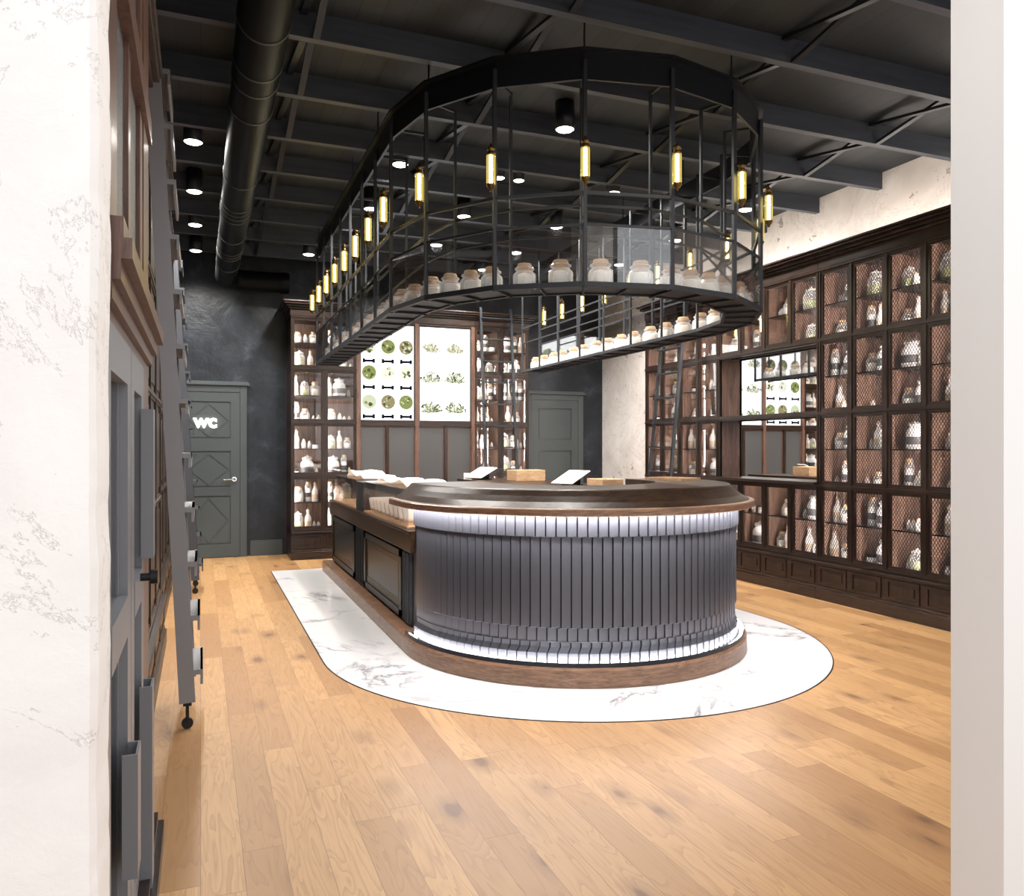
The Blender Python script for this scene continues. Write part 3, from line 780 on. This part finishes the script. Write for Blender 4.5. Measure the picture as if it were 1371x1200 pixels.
# left straight arm: body, panels, wooden band
xL = CX - 1.16
part('side_body', G().box((xL+.03, 5.42, .12), (1.95, 9.1, .66)), M['panel_dark'], bar)
bevel(part('side_band', G().box((xL-.005, 5.42, .66), (1.97, 9.1, .80)).box((xL-.015, 5.42, .79), (1.97, 9.1, .812)), M['bar_wood'], bar), .004)
def ypx(px, x):
    u = (px-685.5)/1054; return x/((.3681+u*.9298)/(.9298-u*.3681))
for y0, y1 in ((5.72, 7.14), (7.62, 8.98)):
    g = G().box((xL+.0, y0, .15), (xL+.03, y0+.07, .64)).box((xL+.0, y1-.07, .15), (xL+.03, y1, .64)).box((xL, y0, .15), (xL+.03, y1, .20)).box((xL, y0, .59), (xL+.03, y1, .64))
    fr = part('panel_frame', g, M['black_metal'], bar)
    g = G().box((xL+.012, y0+.07, .20), (xL+.03, y1-.07, .59))
    part('panel', g, M['panel_dark'], bar)
    g = G()
    for q in (.085, .105, .125):
        for (a0, a1) in (((y0+q, .20+q-.07), (y1-q, .20+q-.07)), ((y0+q, .59-q+.07), (y1-q, .59-q+.07)), ((y0+q, .20+q-.07), (y0+q, .59-q+.07)), ((y1-q, .20+q-.07), (y1-q, .59-q+.07))):
            g.bar((xL+.010, a0[0], a0[1]), (xL+.010, a1[0], a1[1]), .004)
    part('inlay', g, M['brass'], bar, 'thin copper coloured inlay lines')
for y0, y1 in ((5.50, 5.70), (7.18, 7.58)):
    g = G().box((xL+.01, y0, .13), (xL+.03, y1, .66))
    for k in range(4): g.box((xL-.002, y0+.03+k*(y1-y0-.06)/3.6, .15), (xL+.01, y0+.045+k*(y1-y0-.06)/3.6, .64))
    part('pilaster', g, M['steel_dark'], bar)
# glass cases on the left arm
def glass_case(y0, y1, label):
    x0, x1, z0, z1 = xL+.02, 1.90, .813, 1.09
    t = thing('glass_display_case', label, 'display case', ((x0+x1)/2, (y0+y1)/2, z0), 'glass cases on the bar')
    part('tray', G().box((x0, y0, z0), (x1, y1, z0+.012)), M['oakbox'], t)
    part('glass_cover', G().box((x0, y0, z0+.012), (x0+.008, y1, z1)).box((x0, y0, z1), (x1, y1, z1+.008)).box((x1-.008, y0, z0+.012), (x1, y1, z1)).box((x0+.008, y0, z0+.012), (x1-.008, y0+.008, z1)).box((x0+.008, y1-.008, z0+.012), (x1-.008, y1, z1)), M['glass_case'], t)
    part('led_strip', G().box((x1-.05, y0+.05, z1-.012), (x1-.035, y1-.05, z1-.004)), M['led_case'], t)
    return t
glass_case(5.60, 7.24, 'long glass display case with cream ribbed trays on the near bar side')
glass_case(7.66, 8.95, 'smaller glass display case with a green herb jar at the far bar side')
def pillar(y0, y1):
    t = thing('dark_display_post', 'dark post with bright ribbed stripes between the two glass cases', 'post', (xL+.05, (y0+y1)/2, .813))
    part('post_body', G().box((xL+.02, y0, .813), (1.90, y1, 1.08)), M['panel_dark'], t)
    g = G()
    for k in range(5): g.bar((xL+.015, y0+.05, .86+k*.016), (xL+.015, y1-.05, .86+k*.016), .005)
    part('rib', g, M['chrome'], t)
pillar(7.27, 7.63)
# cream packets in the near case
for k in range(9):
    y = 5.78 + k*.155
    xf = Matrix.Translation((1.58, y, .90)) @ Matrix.Rotation(R(-38), 4, 'X')
    g = G().box((-.17, -.016, -.062), (.15, .016, .062), xf=xf)
    g2 = G().box((-.155, -.0175, -.05), (.135, -.016, .05), xf=xf)
    t = thing('display_packet', 'slanted cream packet in the near glass case, ' + ('one of a row of nine look-alikes'), 'packet', (1.58, y, .826), 'cream packets in the glass case')
    bevel(part('packet_body', g, M['contents_cream'], t), .006); part('face', g2, M['paper'], t)
# right straight arm
part('side_body', G().box((2.95, 5.54, .12), (3.70, 9.1, 1.0)), M['walnut'], bar)
bevel(part('side_top', G().box((2.90, 5.54, 1.0), (3.78, 9.15, 1.03)), M['bar_wood'], bar), .005)

# folded white paper on the glass cases
def folded(name, label, c, sx_, sy_, h, seed, m_='paper'):
    rn = random.Random(seed); g = G(); n, m2 = 10, 14; vs = []
    for i in range(n+1):
        for j in range(m2+1):
            u, v = i/n, j/m2
            z = h*(.55+.45*math.sin(v*PI*2.2+seed)+.12*math.sin(u*9+seed))*min(1, 5*v, 5*(1-v)) 
            vs.append((c[0]+(u-.5)*sx_, c[1]+(v-.5)*sy_, c[2]+.004+abs(z)))
    nb = len(vs)
    vs += [(v[0], v[1], v[2]-.004 if v[2]-.004 > c[2] else c[2]) for v in vs]
    fs = []; q = m2+1
    for i in range(n):
        for j in range(m2):
            a = i*q+j; fs.append((a, a+1, a+q+1, a+q)); fs.append((nb+a, nb+a+q, nb+a+q+1, nb+a+1))
    for i in range(n):
        for a in (i*q, i*q+m2): fs.append((a, a+q, nb+a+q, nb+a))
    for j in range(m2):
        for a in (j, n*q+j): fs.append((a, a+1, nb+a+1, nb+a))
    g.add(vs, fs, 0, True)
    return solo(name, g, M[m_], label, 'paper', (c[0], c[1], c[2]), 'folded paper on the glass cases')
folded('folded_paper', 'white folded paper lying on the near glass display case', (1.66, 6.5, 1.099), .36, 1.1, .05, 1)
folded('folded_paper', 'white folded paper lying on the far glass display case', (1.66, 8.2, 1.099), .34, .9, .06, 2)

# tablets, boxes, tray
def tablet(x, y, z, w_, dp, rz, label):
    t = thing('tablet_stand', label, 'tablet stand', (x, y, z), 'tablet stands on the bar')
    X = Matrix.Translation((x, y, z)) @ Matrix.Rotation(rz, 4, 'Z')
    g = G().box((-w_*.3, -.05, 0), (w_*.3, .09, .008), xf=X).box((-w_*.25, .05, .0), (w_*.25, .065, .10), xf=X)
    part('stand', g, M['black_metal'], t)
    Y = X @ Matrix.Translation((0, 0, .075)) @ Matrix.Rotation(R(24), 4, 'X')
    s = part('screen', G().box((-w_/2, -dp/2, 0), (w_/2, dp/2, .012), xf=Y), M['white_ceramic'], t)
    bevel(s, .004)
    part('screen_face', G().box((-w_/2+.014, -dp/2+.014, .012), (w_/2-.014, dp/2-.014, .0132), xf=Y), M['paper'], s)
    return t, X
t, X = tablet(3.06, 8.72, 1.031, .30, .28, R(-68), 'white tablet on a stand with a green emblem card, at the far bar end')
g = G().box((-.17, -.12, 0), (-.03, -.115, .075), xf=X)
cd = part('card', g, M['paper'], t)
g = G()
for an in (R(20), R(90), R(160)):
    c0 = Vector((-.10, -.1165, .035))
    g.bar(X @ c0, X @ (c0 + Vector((math.cos(an)*.026, 0, math.sin(an)*.026))), .012, .002)
part('emblem', g, M['contents_green'], cd)
tablet(3.42, 7.05, 1.031, .28, .30, R(-68), 'white tablet on a stand between the two pale wooden boxes')
def crate(x0, x1, y0, y1, z, h, label, name='wooden_box'):
    t = thing(name, label, 'box', ((x0+x1)/2, (y0+y1)/2, z), 'pale wooden boxes on the bar')
    q = .012
    g = G().box((x0, y0, z), (x1, y1, z+q)).box((x0, y0, z+q), (x1, y0+q, z+h)).box((x0, y1-q, z+q), (x1, y1, z+h)).box((x0, y0+q, z+q), (x0+q, y1-q, z+h)).box((x1-q, y0+q, z+q), (x1, y1-q, z+h))
    bevel(part('box_body', g, M['oakbox'], t), .003)
    part('contents', G().box((x0+q+.002, y0+q+.002, z+q), (x1-q-.002, y1-q-.002, z+h-.015)), M['contents_cream'], t)
crate(3.27, 3.62, 8.12, 8.42, 1.031, .12, 'larger pale wooden box beside the tablet with the green emblem')
crate(3.48, 3.70, 6.50, 6.82, 1.031, .075, 'small pale wooden box on the near part of the bar side top')
t = thing('serving_tray', 'flat wooden tray on the bar deck, nearest the right wall cabinets', 'tray', (3.36, 5.15, 1.1545))
X = Matrix.Translation((3.36, 5.15, 1.1545)) @ Matrix.Rotation(R(20), 4, 'Z')
g = G().box((-.12, -.17, 0), (.12, .17, .008), xf=X).box((-.12, -.17, .008), (-.11, .17, .02), xf=X).box((.11, -.17, .008), (.12, .17, .02), xf=X).box((-.11, -.17, .008), (.11, -.16, .02), xf=X).box((-.11, .16, .008), (.11, .17, .02), xf=X)
part('tray_body', g, M['oakbox'], t)
part('paper_sheet', G().box((-.08, -.12, .0082), (.08, .12, .010), xf=X), M['paper'], t)

# ------------------------------------------------------------------ jars
def make_kind(kind):
    t = None; g = G()
    H = 0
    if kind == 'rack_jar':      # squat jar with cork ball lid, on the hanging rack
        h, r = .115, .072
        t = ('corked_jar', [('jar_glass', G().lathe([(.0, 0), (r-.006, 0), (r, .010), (r, .082), (r-.004, .096), (r-.020, .110), (r-.022, .118), (r-.012, .122), (r-.010, .130), (r-.014, .134), (r-.028, .134)], n=18), 'jar_clear'),
            ('contents', G().lathe([(0, .006), (r-.010, .006), (r-.006, .016), (r-.006, .080), (r-.012, .090), (0, .096)], n=14), 'contents_cream'),
            ('cork_lid', G().lathe([(.034, .112), (.036, .130), (.044, .134), (.046, .150), (.040, .160), (.0, .163)], n=14), 'cork')])
        return t, r, .165
    if kind == 'corked_jar':
        r = .045
        return ('glass_jar', [('jar_glass', G().lathe([(0, 0), (r-.004, 0), (r, .008), (r, .075), (r-.006, .088), (r-.016, .098), (r-.016, .106), (r-.010, .108), (r-.010, .113), (r-.020, .113)], n=12), 'jar_clear'),
            ('contents', G().lathe([(0, .004), (r-.006, .005), (r-.005, .060), (0, .066)], n=10), 'contents_cream'),
            ('cork_lid', G().lathe([(r-.022, .095), (r-.018, .128), (0, .130)], n=10), 'cork')]), r, .13
    if kind == 'bottle':
        r = .036
        return ('glass_bottle', [('bottle_glass', G().lathe([(0, 0), (r-.003, 0), (r, .006), (r, .110), (r-.006, .135), (r-.020, .158), (r-.023, .195), (r-.018, .200), (r-.018, .208), (r-.025, .208)], n=12), 'jar_white'),
            ('stopper', G().lathe([(.010, .200), (.013, .222), (0, .226)], n=8), 'cork'), ('paper_label', G().lathe([(r+.0006, .03), (r+.0006, .085)], n=12, open_=True), 'print_tan')]), r, .226
    if kind == 'large_jar':
        r = .075
        return ('apothecary_jar', [('jar_glass', G().lathe([(0, 0), (r-.010, 0), (r, .014), (r, .125), (r-.008, .148), (r-.026, .165), (r-.028, .178), (r-.018, .182), (r-.018, .192), (r-.030, .192)], n=14), 'jar_white'),
            ('paper_label', G().lathe([(r+.0006, .035), (r+.0006, .095)], n=14, open_=True), 'print_dark'), ('lid', G().lathe([(r-.026, .192), (r-.018, .196), (r-.022, .205), (.012, .212), (.014, .225), (0, .230)], n=12), 'jar_clear')]), r, .23
    if kind == 'green_jar':
        r = .05
        return ('glass_jar', [('jar_glass', G().lathe([(0, 0), (r-.004, 0), (r, .008), (r, .100), (r-.008, .115), (r-.016, .122), (r-.012, .128), (r-.012, .134), (r-.022, .134)], n=12), 'jar_clear'),
            ('contents', G().lathe([(0, .004), (r-.006, .005), (r-.005, .060), (0, .075)], n=10), 'contents_green'),
            ('glass_lid', G().lathe([(r-.012, .134), (r-.012, .142), (.010, .150), (.010, .160), (0, .163)], n=10), 'jar_white')]), r, .165
    if kind == 'vial':
        r = .021
        return ('glass_vial', [('vial_glass', G().lathe([(0, 0), (r, .002), (r, .055), (r-.008, .066), (r-.008, .078), (r-.011, .078)], n=10), 'jar_white'),
            ('stopper', G().lathe([(.010, .074), (.012, .088), (0, .090)], n=8), 'cork')]), r, .09
    if kind == 'tin':
        r = .032
        return ('small_pot', [('pot_body', G().lathe([(0, 0), (r, 0), (r+.002, .005), (r+.002, .040), (r, .044), (0, .044)], n=12), 'white_ceramic'),
            ('lid', G().lathe([(r+.004, .0445), (r+.004, .060), (0, .062)], n=12), 'black_metal')]), r+.003, .062
    if kind == 'tall_jar':
        r = .034
        return ('glass_jar', [('jar_glass', G().lathe([(0, 0), (r-.003, 0), (r, .006), (r, .165), (r-.007, .180), (r-.010, .186), (r-.007, .190), (r-.007, .198), (r-.016, .198)], n=12), 'jar_clear'),
            ('contents', G().lathe([(0, .004), (r-.005, .005), (r-.004, .140), (0, .146)], n=10), 'contents_white'),
            ('paper_label', G().lathe([(r+.0006, .05), (r+.0006, .10)], n=12, open_=True), 'print_dark'), ('cork_lid', G().lathe([(r-.013, .185), (r-.010, .212), (0, .214)], n=10), 'cork')]), r, .214
    raise ValueError(kind)
PROTO = {}
def place(kind, loc, label, cat, group, s=1.0):
    if kind not in PROTO:
        (nm, parts), r, h = make_kind(kind)
        PROTO[kind] = (nm, [(pn, g.mesh(pn, M[m_]), ) for pn, g, m_ in parts], r, h)
    nm, parts, r, h = PROTO[kind]
    o = bpy.data.objects.new(nm, parts[0][1])
    COL.objects.link(o); o.location = loc; o.rotation_euler.z = random.uniform(0, 6.28); o.scale = (s, s, s)
    o['label'] = label; o['category'] = cat; o['group'] = group
    for pn, me in parts[1:]:
        c = bpy.data.objects.new(pn, me); COL.objects.link(c); c.parent = o
    return o
def prep(kind):
    if kind not in PROTO:
        (nm, parts), r, h = make_kind(kind)
        PROTO[kind] = (nm, [(pn, g.mesh(pn, M[m_]), ) for pn, g, m_ in parts], r, h)
    return PROTO[kind]
KT = {'corked_jar': ('corked clear jar', 'jar'), 'bottle': ('white slender bottle', 'bottle'), 'large_jar': ('large milky jar', 'jar'), 'green_jar': ('jar of green herbs', 'jar'),
      'vial': ('tiny stoppered vial', 'vial'), 'tin': ('small black-lidded pot', 'pot'), 'tall_jar': ('tall narrow jar', 'jar')}
ORD = ['top', 'second', 'third', 'fourth', 'fifth', 'sixth', 'seventh', 'bottom']
CO = ['first', 'second', 'third', 'fourth', 'fifth', 'sixth']
DS = {'back left': ('left back cabinet', 'jars in the back wall cabinets'), 'back right': ('right back cabinet', 'jars in the back wall cabinets'),
      'right wall far': ('far right-wall bays', 'jars in the right wall cabinets'), 'right wall mirror': ('mirror cabinet', 'jars in the right wall cabinets'),
      'right wall mesh': ('wire mesh cabinet', 'jars behind the wire mesh doors')}
POS = {1: [''], 2: ['left', 'right'], 3: ['left', 'middle', 'right'], 4: ['left', 'second', 'third', 'right']}
rn = random.Random(21)
for F, u0, u1, zf, hh, desc, ci, row, depth in CELLS:
    if desc == 'right wall mesh' and ci < 1: continue
    x = u0 + rn.uniform(.012, .03); items = []
    while x < u1-.05 and len(items) < 4:
        kd = rn.choices(['corked_jar', 'bottle', 'large_jar', 'green_jar', 'vial', 'tin', 'tall_jar'], [3, 3, 2.6, 1.5, 1.2, .9, 2.2])[0]
        _, _, r, h = prep(kd)
        s = rn.uniform(1.05, 1.5)
        if h*s > hh-.05: s = (hh-.05)/h
        if x + 2*r*s > u1-.012: 
            kd = 'vial'; _, _, r, h = prep(kd); s = 1.0
            if x + 2*r > u1-.012: break
        items.append((kd, x + r*s, s, r*s)); x += 2*r*s + rn.uniform(.004, .022)
    n = len(items)
    # left/right as seen from the room
    order = items if F.k == 'back' else items[::-1]
    names = POS[n]
    for i, (kd, u, s, r) in enumerate(order):
        dd = rn.uniform(.11, .17) if r < .05 else .15
        cn = (ci if F.k == 'back' else (6 if desc == 'right wall mesh' else 4) - 1 - ci)
        wd, fam = DS[desc]
        lab = '%s, %s on %s shelf, %s column of %s' % (KT[kd][0], names[i] or 'alone', ORD[row], CO[cn], wd)
        place(kd, F.p(u, dd, zf), lab, KT[kd][1], fam, s)
# jar in the far glass case
_, _, _, _ = prep('green_jar')
place('green_jar', (1.60, 8.2, .826), 'jar of green herbs inside the far glass display case', 'jar', 'jars in the glass case', 1.25)

# ------------------------------------------------------------------ hanging rack
RO, RI = 1.343, 1.108
ZS = 2.31
rack = thing('hanging_rack', 'large black horseshoe-shaped hanging rack of thin posts and glass above the bar', 'rack', (CX, CY, ZS))
verts = [((CX, 5.24+.518*k), (-1, 0)) for k in range(7, 0, -1)]
SPv = []
YE = 8.87
for k in range(7, 0, -1): SPv.append((-1, 0, CY + .518*k))
cs = 1/math.cos(PI/16)
nodes = []      # (fn r -> (x,y)), outward
for k in range(7, 0, -1): nodes.append(((CX, CY+.518*k), (-1.0, 0.0)))
for i in range(0, 9):
    a = PI*i/8; nodes.append(((CX, CY), (-math.cos(a), -math.sin(a))))
for k in range(1, 8): nodes.append(((CX, CY+.518*k), (1.0, 0.0)))
def at(nd, r): return (nd[0][0]+nd[1][0]*r, nd[0][1]+nd[1][1]*r)
NP = len(nodes)
part('top_band', G().sweep(nodes, [(RO-.012, 3.50), (RO-.030, 3.50), (RO-.030, 3.66), (RO-.012, 3.66)]).sweep(nodes, [(RO-.012, 3.655), (RO+.02, 3.655), (RO+.02, 3.67), (RO-.012, 3.67)]), M['black_metal'], rack)
# short hangers to the joists
for k in range(0, NP, 2):
    x, y = at(nodes[k], RO-.02)
    part('hanger', G().box((x-.004, y-.004, 3.66), (x+.004, y+.004, ZC)), M['black_metal'], rack)
for k in range(NP):
    (x, y), (xi, yi) = at(nodes[k], RO), at(nodes[k], RI)
    part('outer_post', G().bar((x, y, ZS), (x, y, 3.60), .022), M['steel_dark'], rack)
    part('inner_post', G().bar((xi, yi, ZS), (xi, yi, 3.56), .016), M['steel_dark'], rack)
    part('cross_bar', G().bar((x, y, 3.552), (xi, yi, 3.552), .016), M['steel_dark'], rack)
for r, z, w_ in ((RO, 2.85, .018), (RO, 2.67, .014), (RO, ZS+.02, .03), (RI, 2.85, .014), (RI, 2.67, .012), (RI, ZS+.02, .024)):
    part('rail', G().sweep(nodes, [(r-w_/2, z-w_/2), (r+w_/2, z-w_/2), (r+w_/2, z+w_/2), (r-w_/2, z+w_/2)]), M['steel_dark'], rack)
def lerp(p, q, t_): return (p[0]+(q[0]-p[0])*t_, p[1]+(q[1]-p[1])*t_)
for k in range(NP-1):
    A, B = nodes[k], nodes[k+1]
    # tray: thin plate on cross bars with a raised edge
    g = G()
    a0, a1, b0, b1 = at(A, RO-.012), at(A, RI+.010), at(B, RO-.012), at(B, RI+.010)
    g.prism([a0, a1, b1, b0], ZS+.018, ZS+.024)
    for f in (.01, .5):
        g.bar((*lerp(a0, b0, f), ZS+.010), (*lerp(a1, b1, f), ZS+.010), .012, .014)
    part('shelf_grid', g, M['steel_dark'], rack)
    g = G(); p, q = at(A, RO+.004), at(B, RO+.004)
    g.bar((p[0], p[1], (ZS+.035+2.66)/2), (q[0], q[1], (ZS+.035+2.66)/2), .005, 2.66-ZS-.035)
    part('glass_panel', g, M['glass_rack'], rack)
for k in (10, 11, 12, 13, 14):
    A, B = at(nodes[k], RO), at(nodes[k], RI)
    if k >= 12:
        part('brace', G().bar((*A, 2.40), (*B, 2.66), .012).bar((*A, 2.66), (*B, 2.40), .012), M['steel_dark'], rack)
# jars on the rack
prep('rack_jar')
cnt = {7: 2, 8: 3, 9: 2, 10: 2, 11: 3, 12: 2, 13: 2, 14: 2}
nj = 0
for k in range(NP-1):
    n = cnt.get(k, 2 if k < 7 or k > 14 else 3)
    n = 2 if (k < 7 or k > 14) else n
    for j in range(n):
        f = (j+.5)/n + (rn.uniform(-.03, .03) if n < 3 else 0)
        r = (RO+RI)/2 + .004
        p = lerp(at(nodes[k], r), at(nodes[k+1], r), f)
        if k < 7: lab = 'corked cream jar on the straight left arm of the hanging rack, one of many alike'; grp = 'jars on the left rack arm'
        elif k > 14: lab = 'corked cream jar on the straight right arm of the hanging rack, one of many alike'; grp = 'jars on the right rack arm'
        else:
            lab = 'corked cream jar on the rounded front of the hanging rack, %s in %s facet from the left' % (POS[n][j] , ['first', 'second', 'third', 'fourth', 'fifth', 'sixth', 'seventh', 'last'][k-7])
            lab = '%s corked cream jar in the %s facet of the hanging rack\'s rounded front' % (POS[n][j], ['first', 'second', 'third', 'fourth', 'fifth', 'sixth', 'seventh', 'last'][k-7])
            grp = 'jars on the rounded rack front'
        place('rack_jar', (p[0], p[1], ZS+.0245), lab, 'jar', grp, rn.uniform(.95, 1.03) if n < 3 else .93); nj += 1

# tube lamps
lamp = None
def make_lamp():
    t = thing('tube_lamp', 'x', 'lamp', (0, 0, 0))
    part('glass_tube', G().lathe([(.010, .035), (.024, .04), (.0265, .05), (.0265, .20), (.024, .21), (.010, .215)], n=16), M['amber_glass'], t)
    part('filament', G().tube([(0, 0, .045), (0, 0, .205)], .010, 10), M['filament'], t)
    part('cap', G().lathe([(0, .0), (.008, .0), (.010, .012), (.018, .018), (.020, .028), (.026, .032), (.026, .042), (.0, .042)], n=14), M['brass'], t)
    part('cap', G().lathe([(0, .208), (.026, .208), (.026, .218), (.020, .222), (.018, .236), (.024, .240), (.022, .252), (.008, .258), (.006, .275), (0, .275)], n=14), M['brass'], t)
    part('bracket', G().bar((0, 0, .262), (.05, 0, .262), .010), M['brass'], t)
    return t
lamp = make_lamp()
ordn = ['first', 'second', 'third', 'fourth', 'fifth', 'sixth', 'seventh', 'eighth']
first = True
for k in range(NP):
    o = lamp if first else copy_tree(lamp); first = False
    p = at(nodes[k], RO+.052); zl_ = 2.875
    o.location = (p[0], p[1], zl_); o.rotation_euler.z = math.atan2(-nodes[k][1][1], -nodes[k][1][0])
    if k < 7: o['label'] = 'glowing amber tube lamp on the rack\'s left arm, %s from its far end' % ordn[k]; o['group'] = 'tube lamps on the hanging rack'
    elif k > 15: o['label'] = 'glowing amber tube lamp on the rack\'s right arm, %s from the rounded front' % ordn[k-16]; o['group'] = 'tube lamps on the hanging rack'
    else: o['label'] = 'glowing amber tube lamp on the rack\'s rounded front, %s post from the left' % (ordn[k-7] if k < 15 else 'last'); o['group'] = 'tube lamps on the hanging rack'

# ------------------------------------------------------------------ duct
t = thing('ventilation_duct', 'long black round ventilation duct under the ceiling, turning right at the back', 'duct', (.29, 6, 3.5))
r = .127
pts = [(.29, 1.9, 3.5), (.29, 10.2, 3.5)]
part('duct_pipe', G().tube(pts, r, 28), M['duct'], t)
pe = [(.29 + .2*(1-math.cos(a)), 10.2 + .2*math.sin(a), 3.5) for a in [PI/2*i/6 for i in range(7)]] + [(.95, 10.4, 3.5)]
part('elbow', G().tube(pe, r-.003, 24), M['duct'], t)
for y in (2.2, 3.0, 3.55, 4.02, 4.45, 4.66, 5.05, 6.35, 7.0, 7.12, 7.24, 7.36, 8.1, 8.6, 8.72, 8.84, 9.4):
    part('joint_ring', G().lathe([(r, -.006), (r+.004, -.006), (r+.005, 0), (r+.004, .006), (r, .006)], n=28), M['duct_ring'], t)
    o = [c for c in t.children if c.name.startswith('joint_ring')][-1]
    me = o.data
    # turn the ring upright round the pipe
    me.transform(Matrix.Translation((.29, y, 3.5)) @ Matrix.Rotation(PI/2, 4, 'X') @ Matrix.Translation(ORG[t.name]))
    me.transform(Matrix.Translation(-ORG[t.name]))
part('end_collar', G().tube([(.95, 10.4, 3.5), (1.05, 10.4, 3.5)], r+.006, 24), M['duct'], t)
for y in (2.6, 5.7, 8.0, 9.9):
    part('hanger_strap', G().box((.285, y-.01, 3.5+r), (.295, y+.01, ZC)), M['black_metal'], t)

# ------------------------------------------------------------------ ceiling spots
spots = [(-.05, 6.39, 'a'), (-.05, 7.62, 'a'), (-.05, 8.76, 'a'), (-.05, 9.9, 'a')]
for x, y in ((2.45, 5.15), (1.51, 6.28), (2.46, 6.28), (3.47, 6.28), (4.9, 6.24), (1.53, 7.55), (2.44, 7.46), (3.45, 7.46), (4.9, 7.46), (2.49, 8.62), (3.46, 8.62), (4.9, 8.7), (1.2, 9.6), (3.4, 9.6), (1.0, 2.6), (2.6, 2.55), (4.2, 2.5)):  # last three are out of view, added to light the rack front
    spots.append((x, y, 'b'))
def spot_name(x, y, k):
    return None
rows_ = sorted({round(s[1], 2) for s in spots})
labs = {0: 'round black ceiling spotlight between duct and left wall, nearest of four', 1: 'round black ceiling spotlight between duct and left wall, second of four', 2: 'round black ceiling spotlight between duct and left wall, third of four', 3: 'round black ceiling spotlight between duct and left wall, farthest of four'}
more = ['large glowing spotlight nearest, above the middle of the rack front', 'spotlight over the rack left arm, nearer of two', 'double spotlight in the rack middle, behind the front posts', 'spotlight near the rack right arm, nearer of three', 'spotlight above the right aisle, second from the near end', 'spotlight over the rack left arm, farther of two', 'spotlight in the rack middle, second from the front', 'spotlight near the rack right arm, second of three', 'spotlight above the right aisle, third from the near end', 'spotlight in the rack middle, farthest from the entrance', 'spotlight near the rack right arm, farthest of three', 'spotlight above the right aisle, farthest one', 'spotlight before the back cabinets, near the left jar cabinet', 'spotlight before the back cabinets, near the right jar cabinet', 'added unseen ceiling spotlight just inside the entrance, on the side of the grey doors', 'added unseen ceiling spotlight just inside the entrance, midway across', 'added unseen ceiling spotlight just inside the entrance, on the right wall side']
for i, (x, y, k) in enumerate(spots):
    t = thing('ceiling_spotlight', labs[i] if i < 4 else more[i-4], 'spotlight', (x, y, 3.70), 'ceiling spotlights')
    xs2 = (x,) if i != 6 else (x-.09, x+.09)
    for xx in xs2:
        rr_ = .07 if i != 6 else .05
        part('housing', G().lathe([(rr_-.004, 3.72), (rr_-.004, 3.70), (rr_, 3.70), (rr_, ZC), (0, ZC)], (xx, y, 0), 20, open_=True), M['black_metal'], t)
        part('lens', G().lathe([(0, 3.694), (rr_-.016, 3.696), (rr_-.005, 3.704), (rr_-.005, 3.712), (0, 3.712)], (xx, y, 0), 18), M['lamp_white'], t)
    L = bpy.data.lights.new('spot_beam', 'SPOT'); L.energy = 145 if y > 3 else 85; L.spot_size = R(158); L.spot_blend = .7; L.shadow_soft_size = .06; L.color = (1, .96, .90)
    lo = bpy.data.objects.new('spot_beam', L); link(lo, t); lo.location = (0, 0, -.022)

# ------------------------------------------------------------------ world + camera + view
wd = bpy.data.worlds.new('World'); SC.world = wd; wd.use_nodes = True
bg = wd.node_tree.nodes['Background']; bg.inputs[0].default_value = (.97, .985, 1, 1); bg.inputs[1].default_value = 1.28
cam = bpy.data.cameras.new('Camera'); cam.sensor_width = 36; cam.lens = 36*1054/1371; cam.clip_start = .05
co = bpy.data.objects.new('Camera', cam); link(co); co.location = (0, 0, 1.4); co.rotation_euler = (R(90), 0, R(-21.6))
SC.camera = co
SC.cycles.transparent_max_bounces = 24
SC.cycles.max_bounces = 8
SC.view_settings.view_transform = 'Standard'; SC.view_settings.look = 'None'
SC.view_settings.exposure = 0.25; SC.view_settings.gamma = 1; SC.view_settings.use_curve_mapping = False
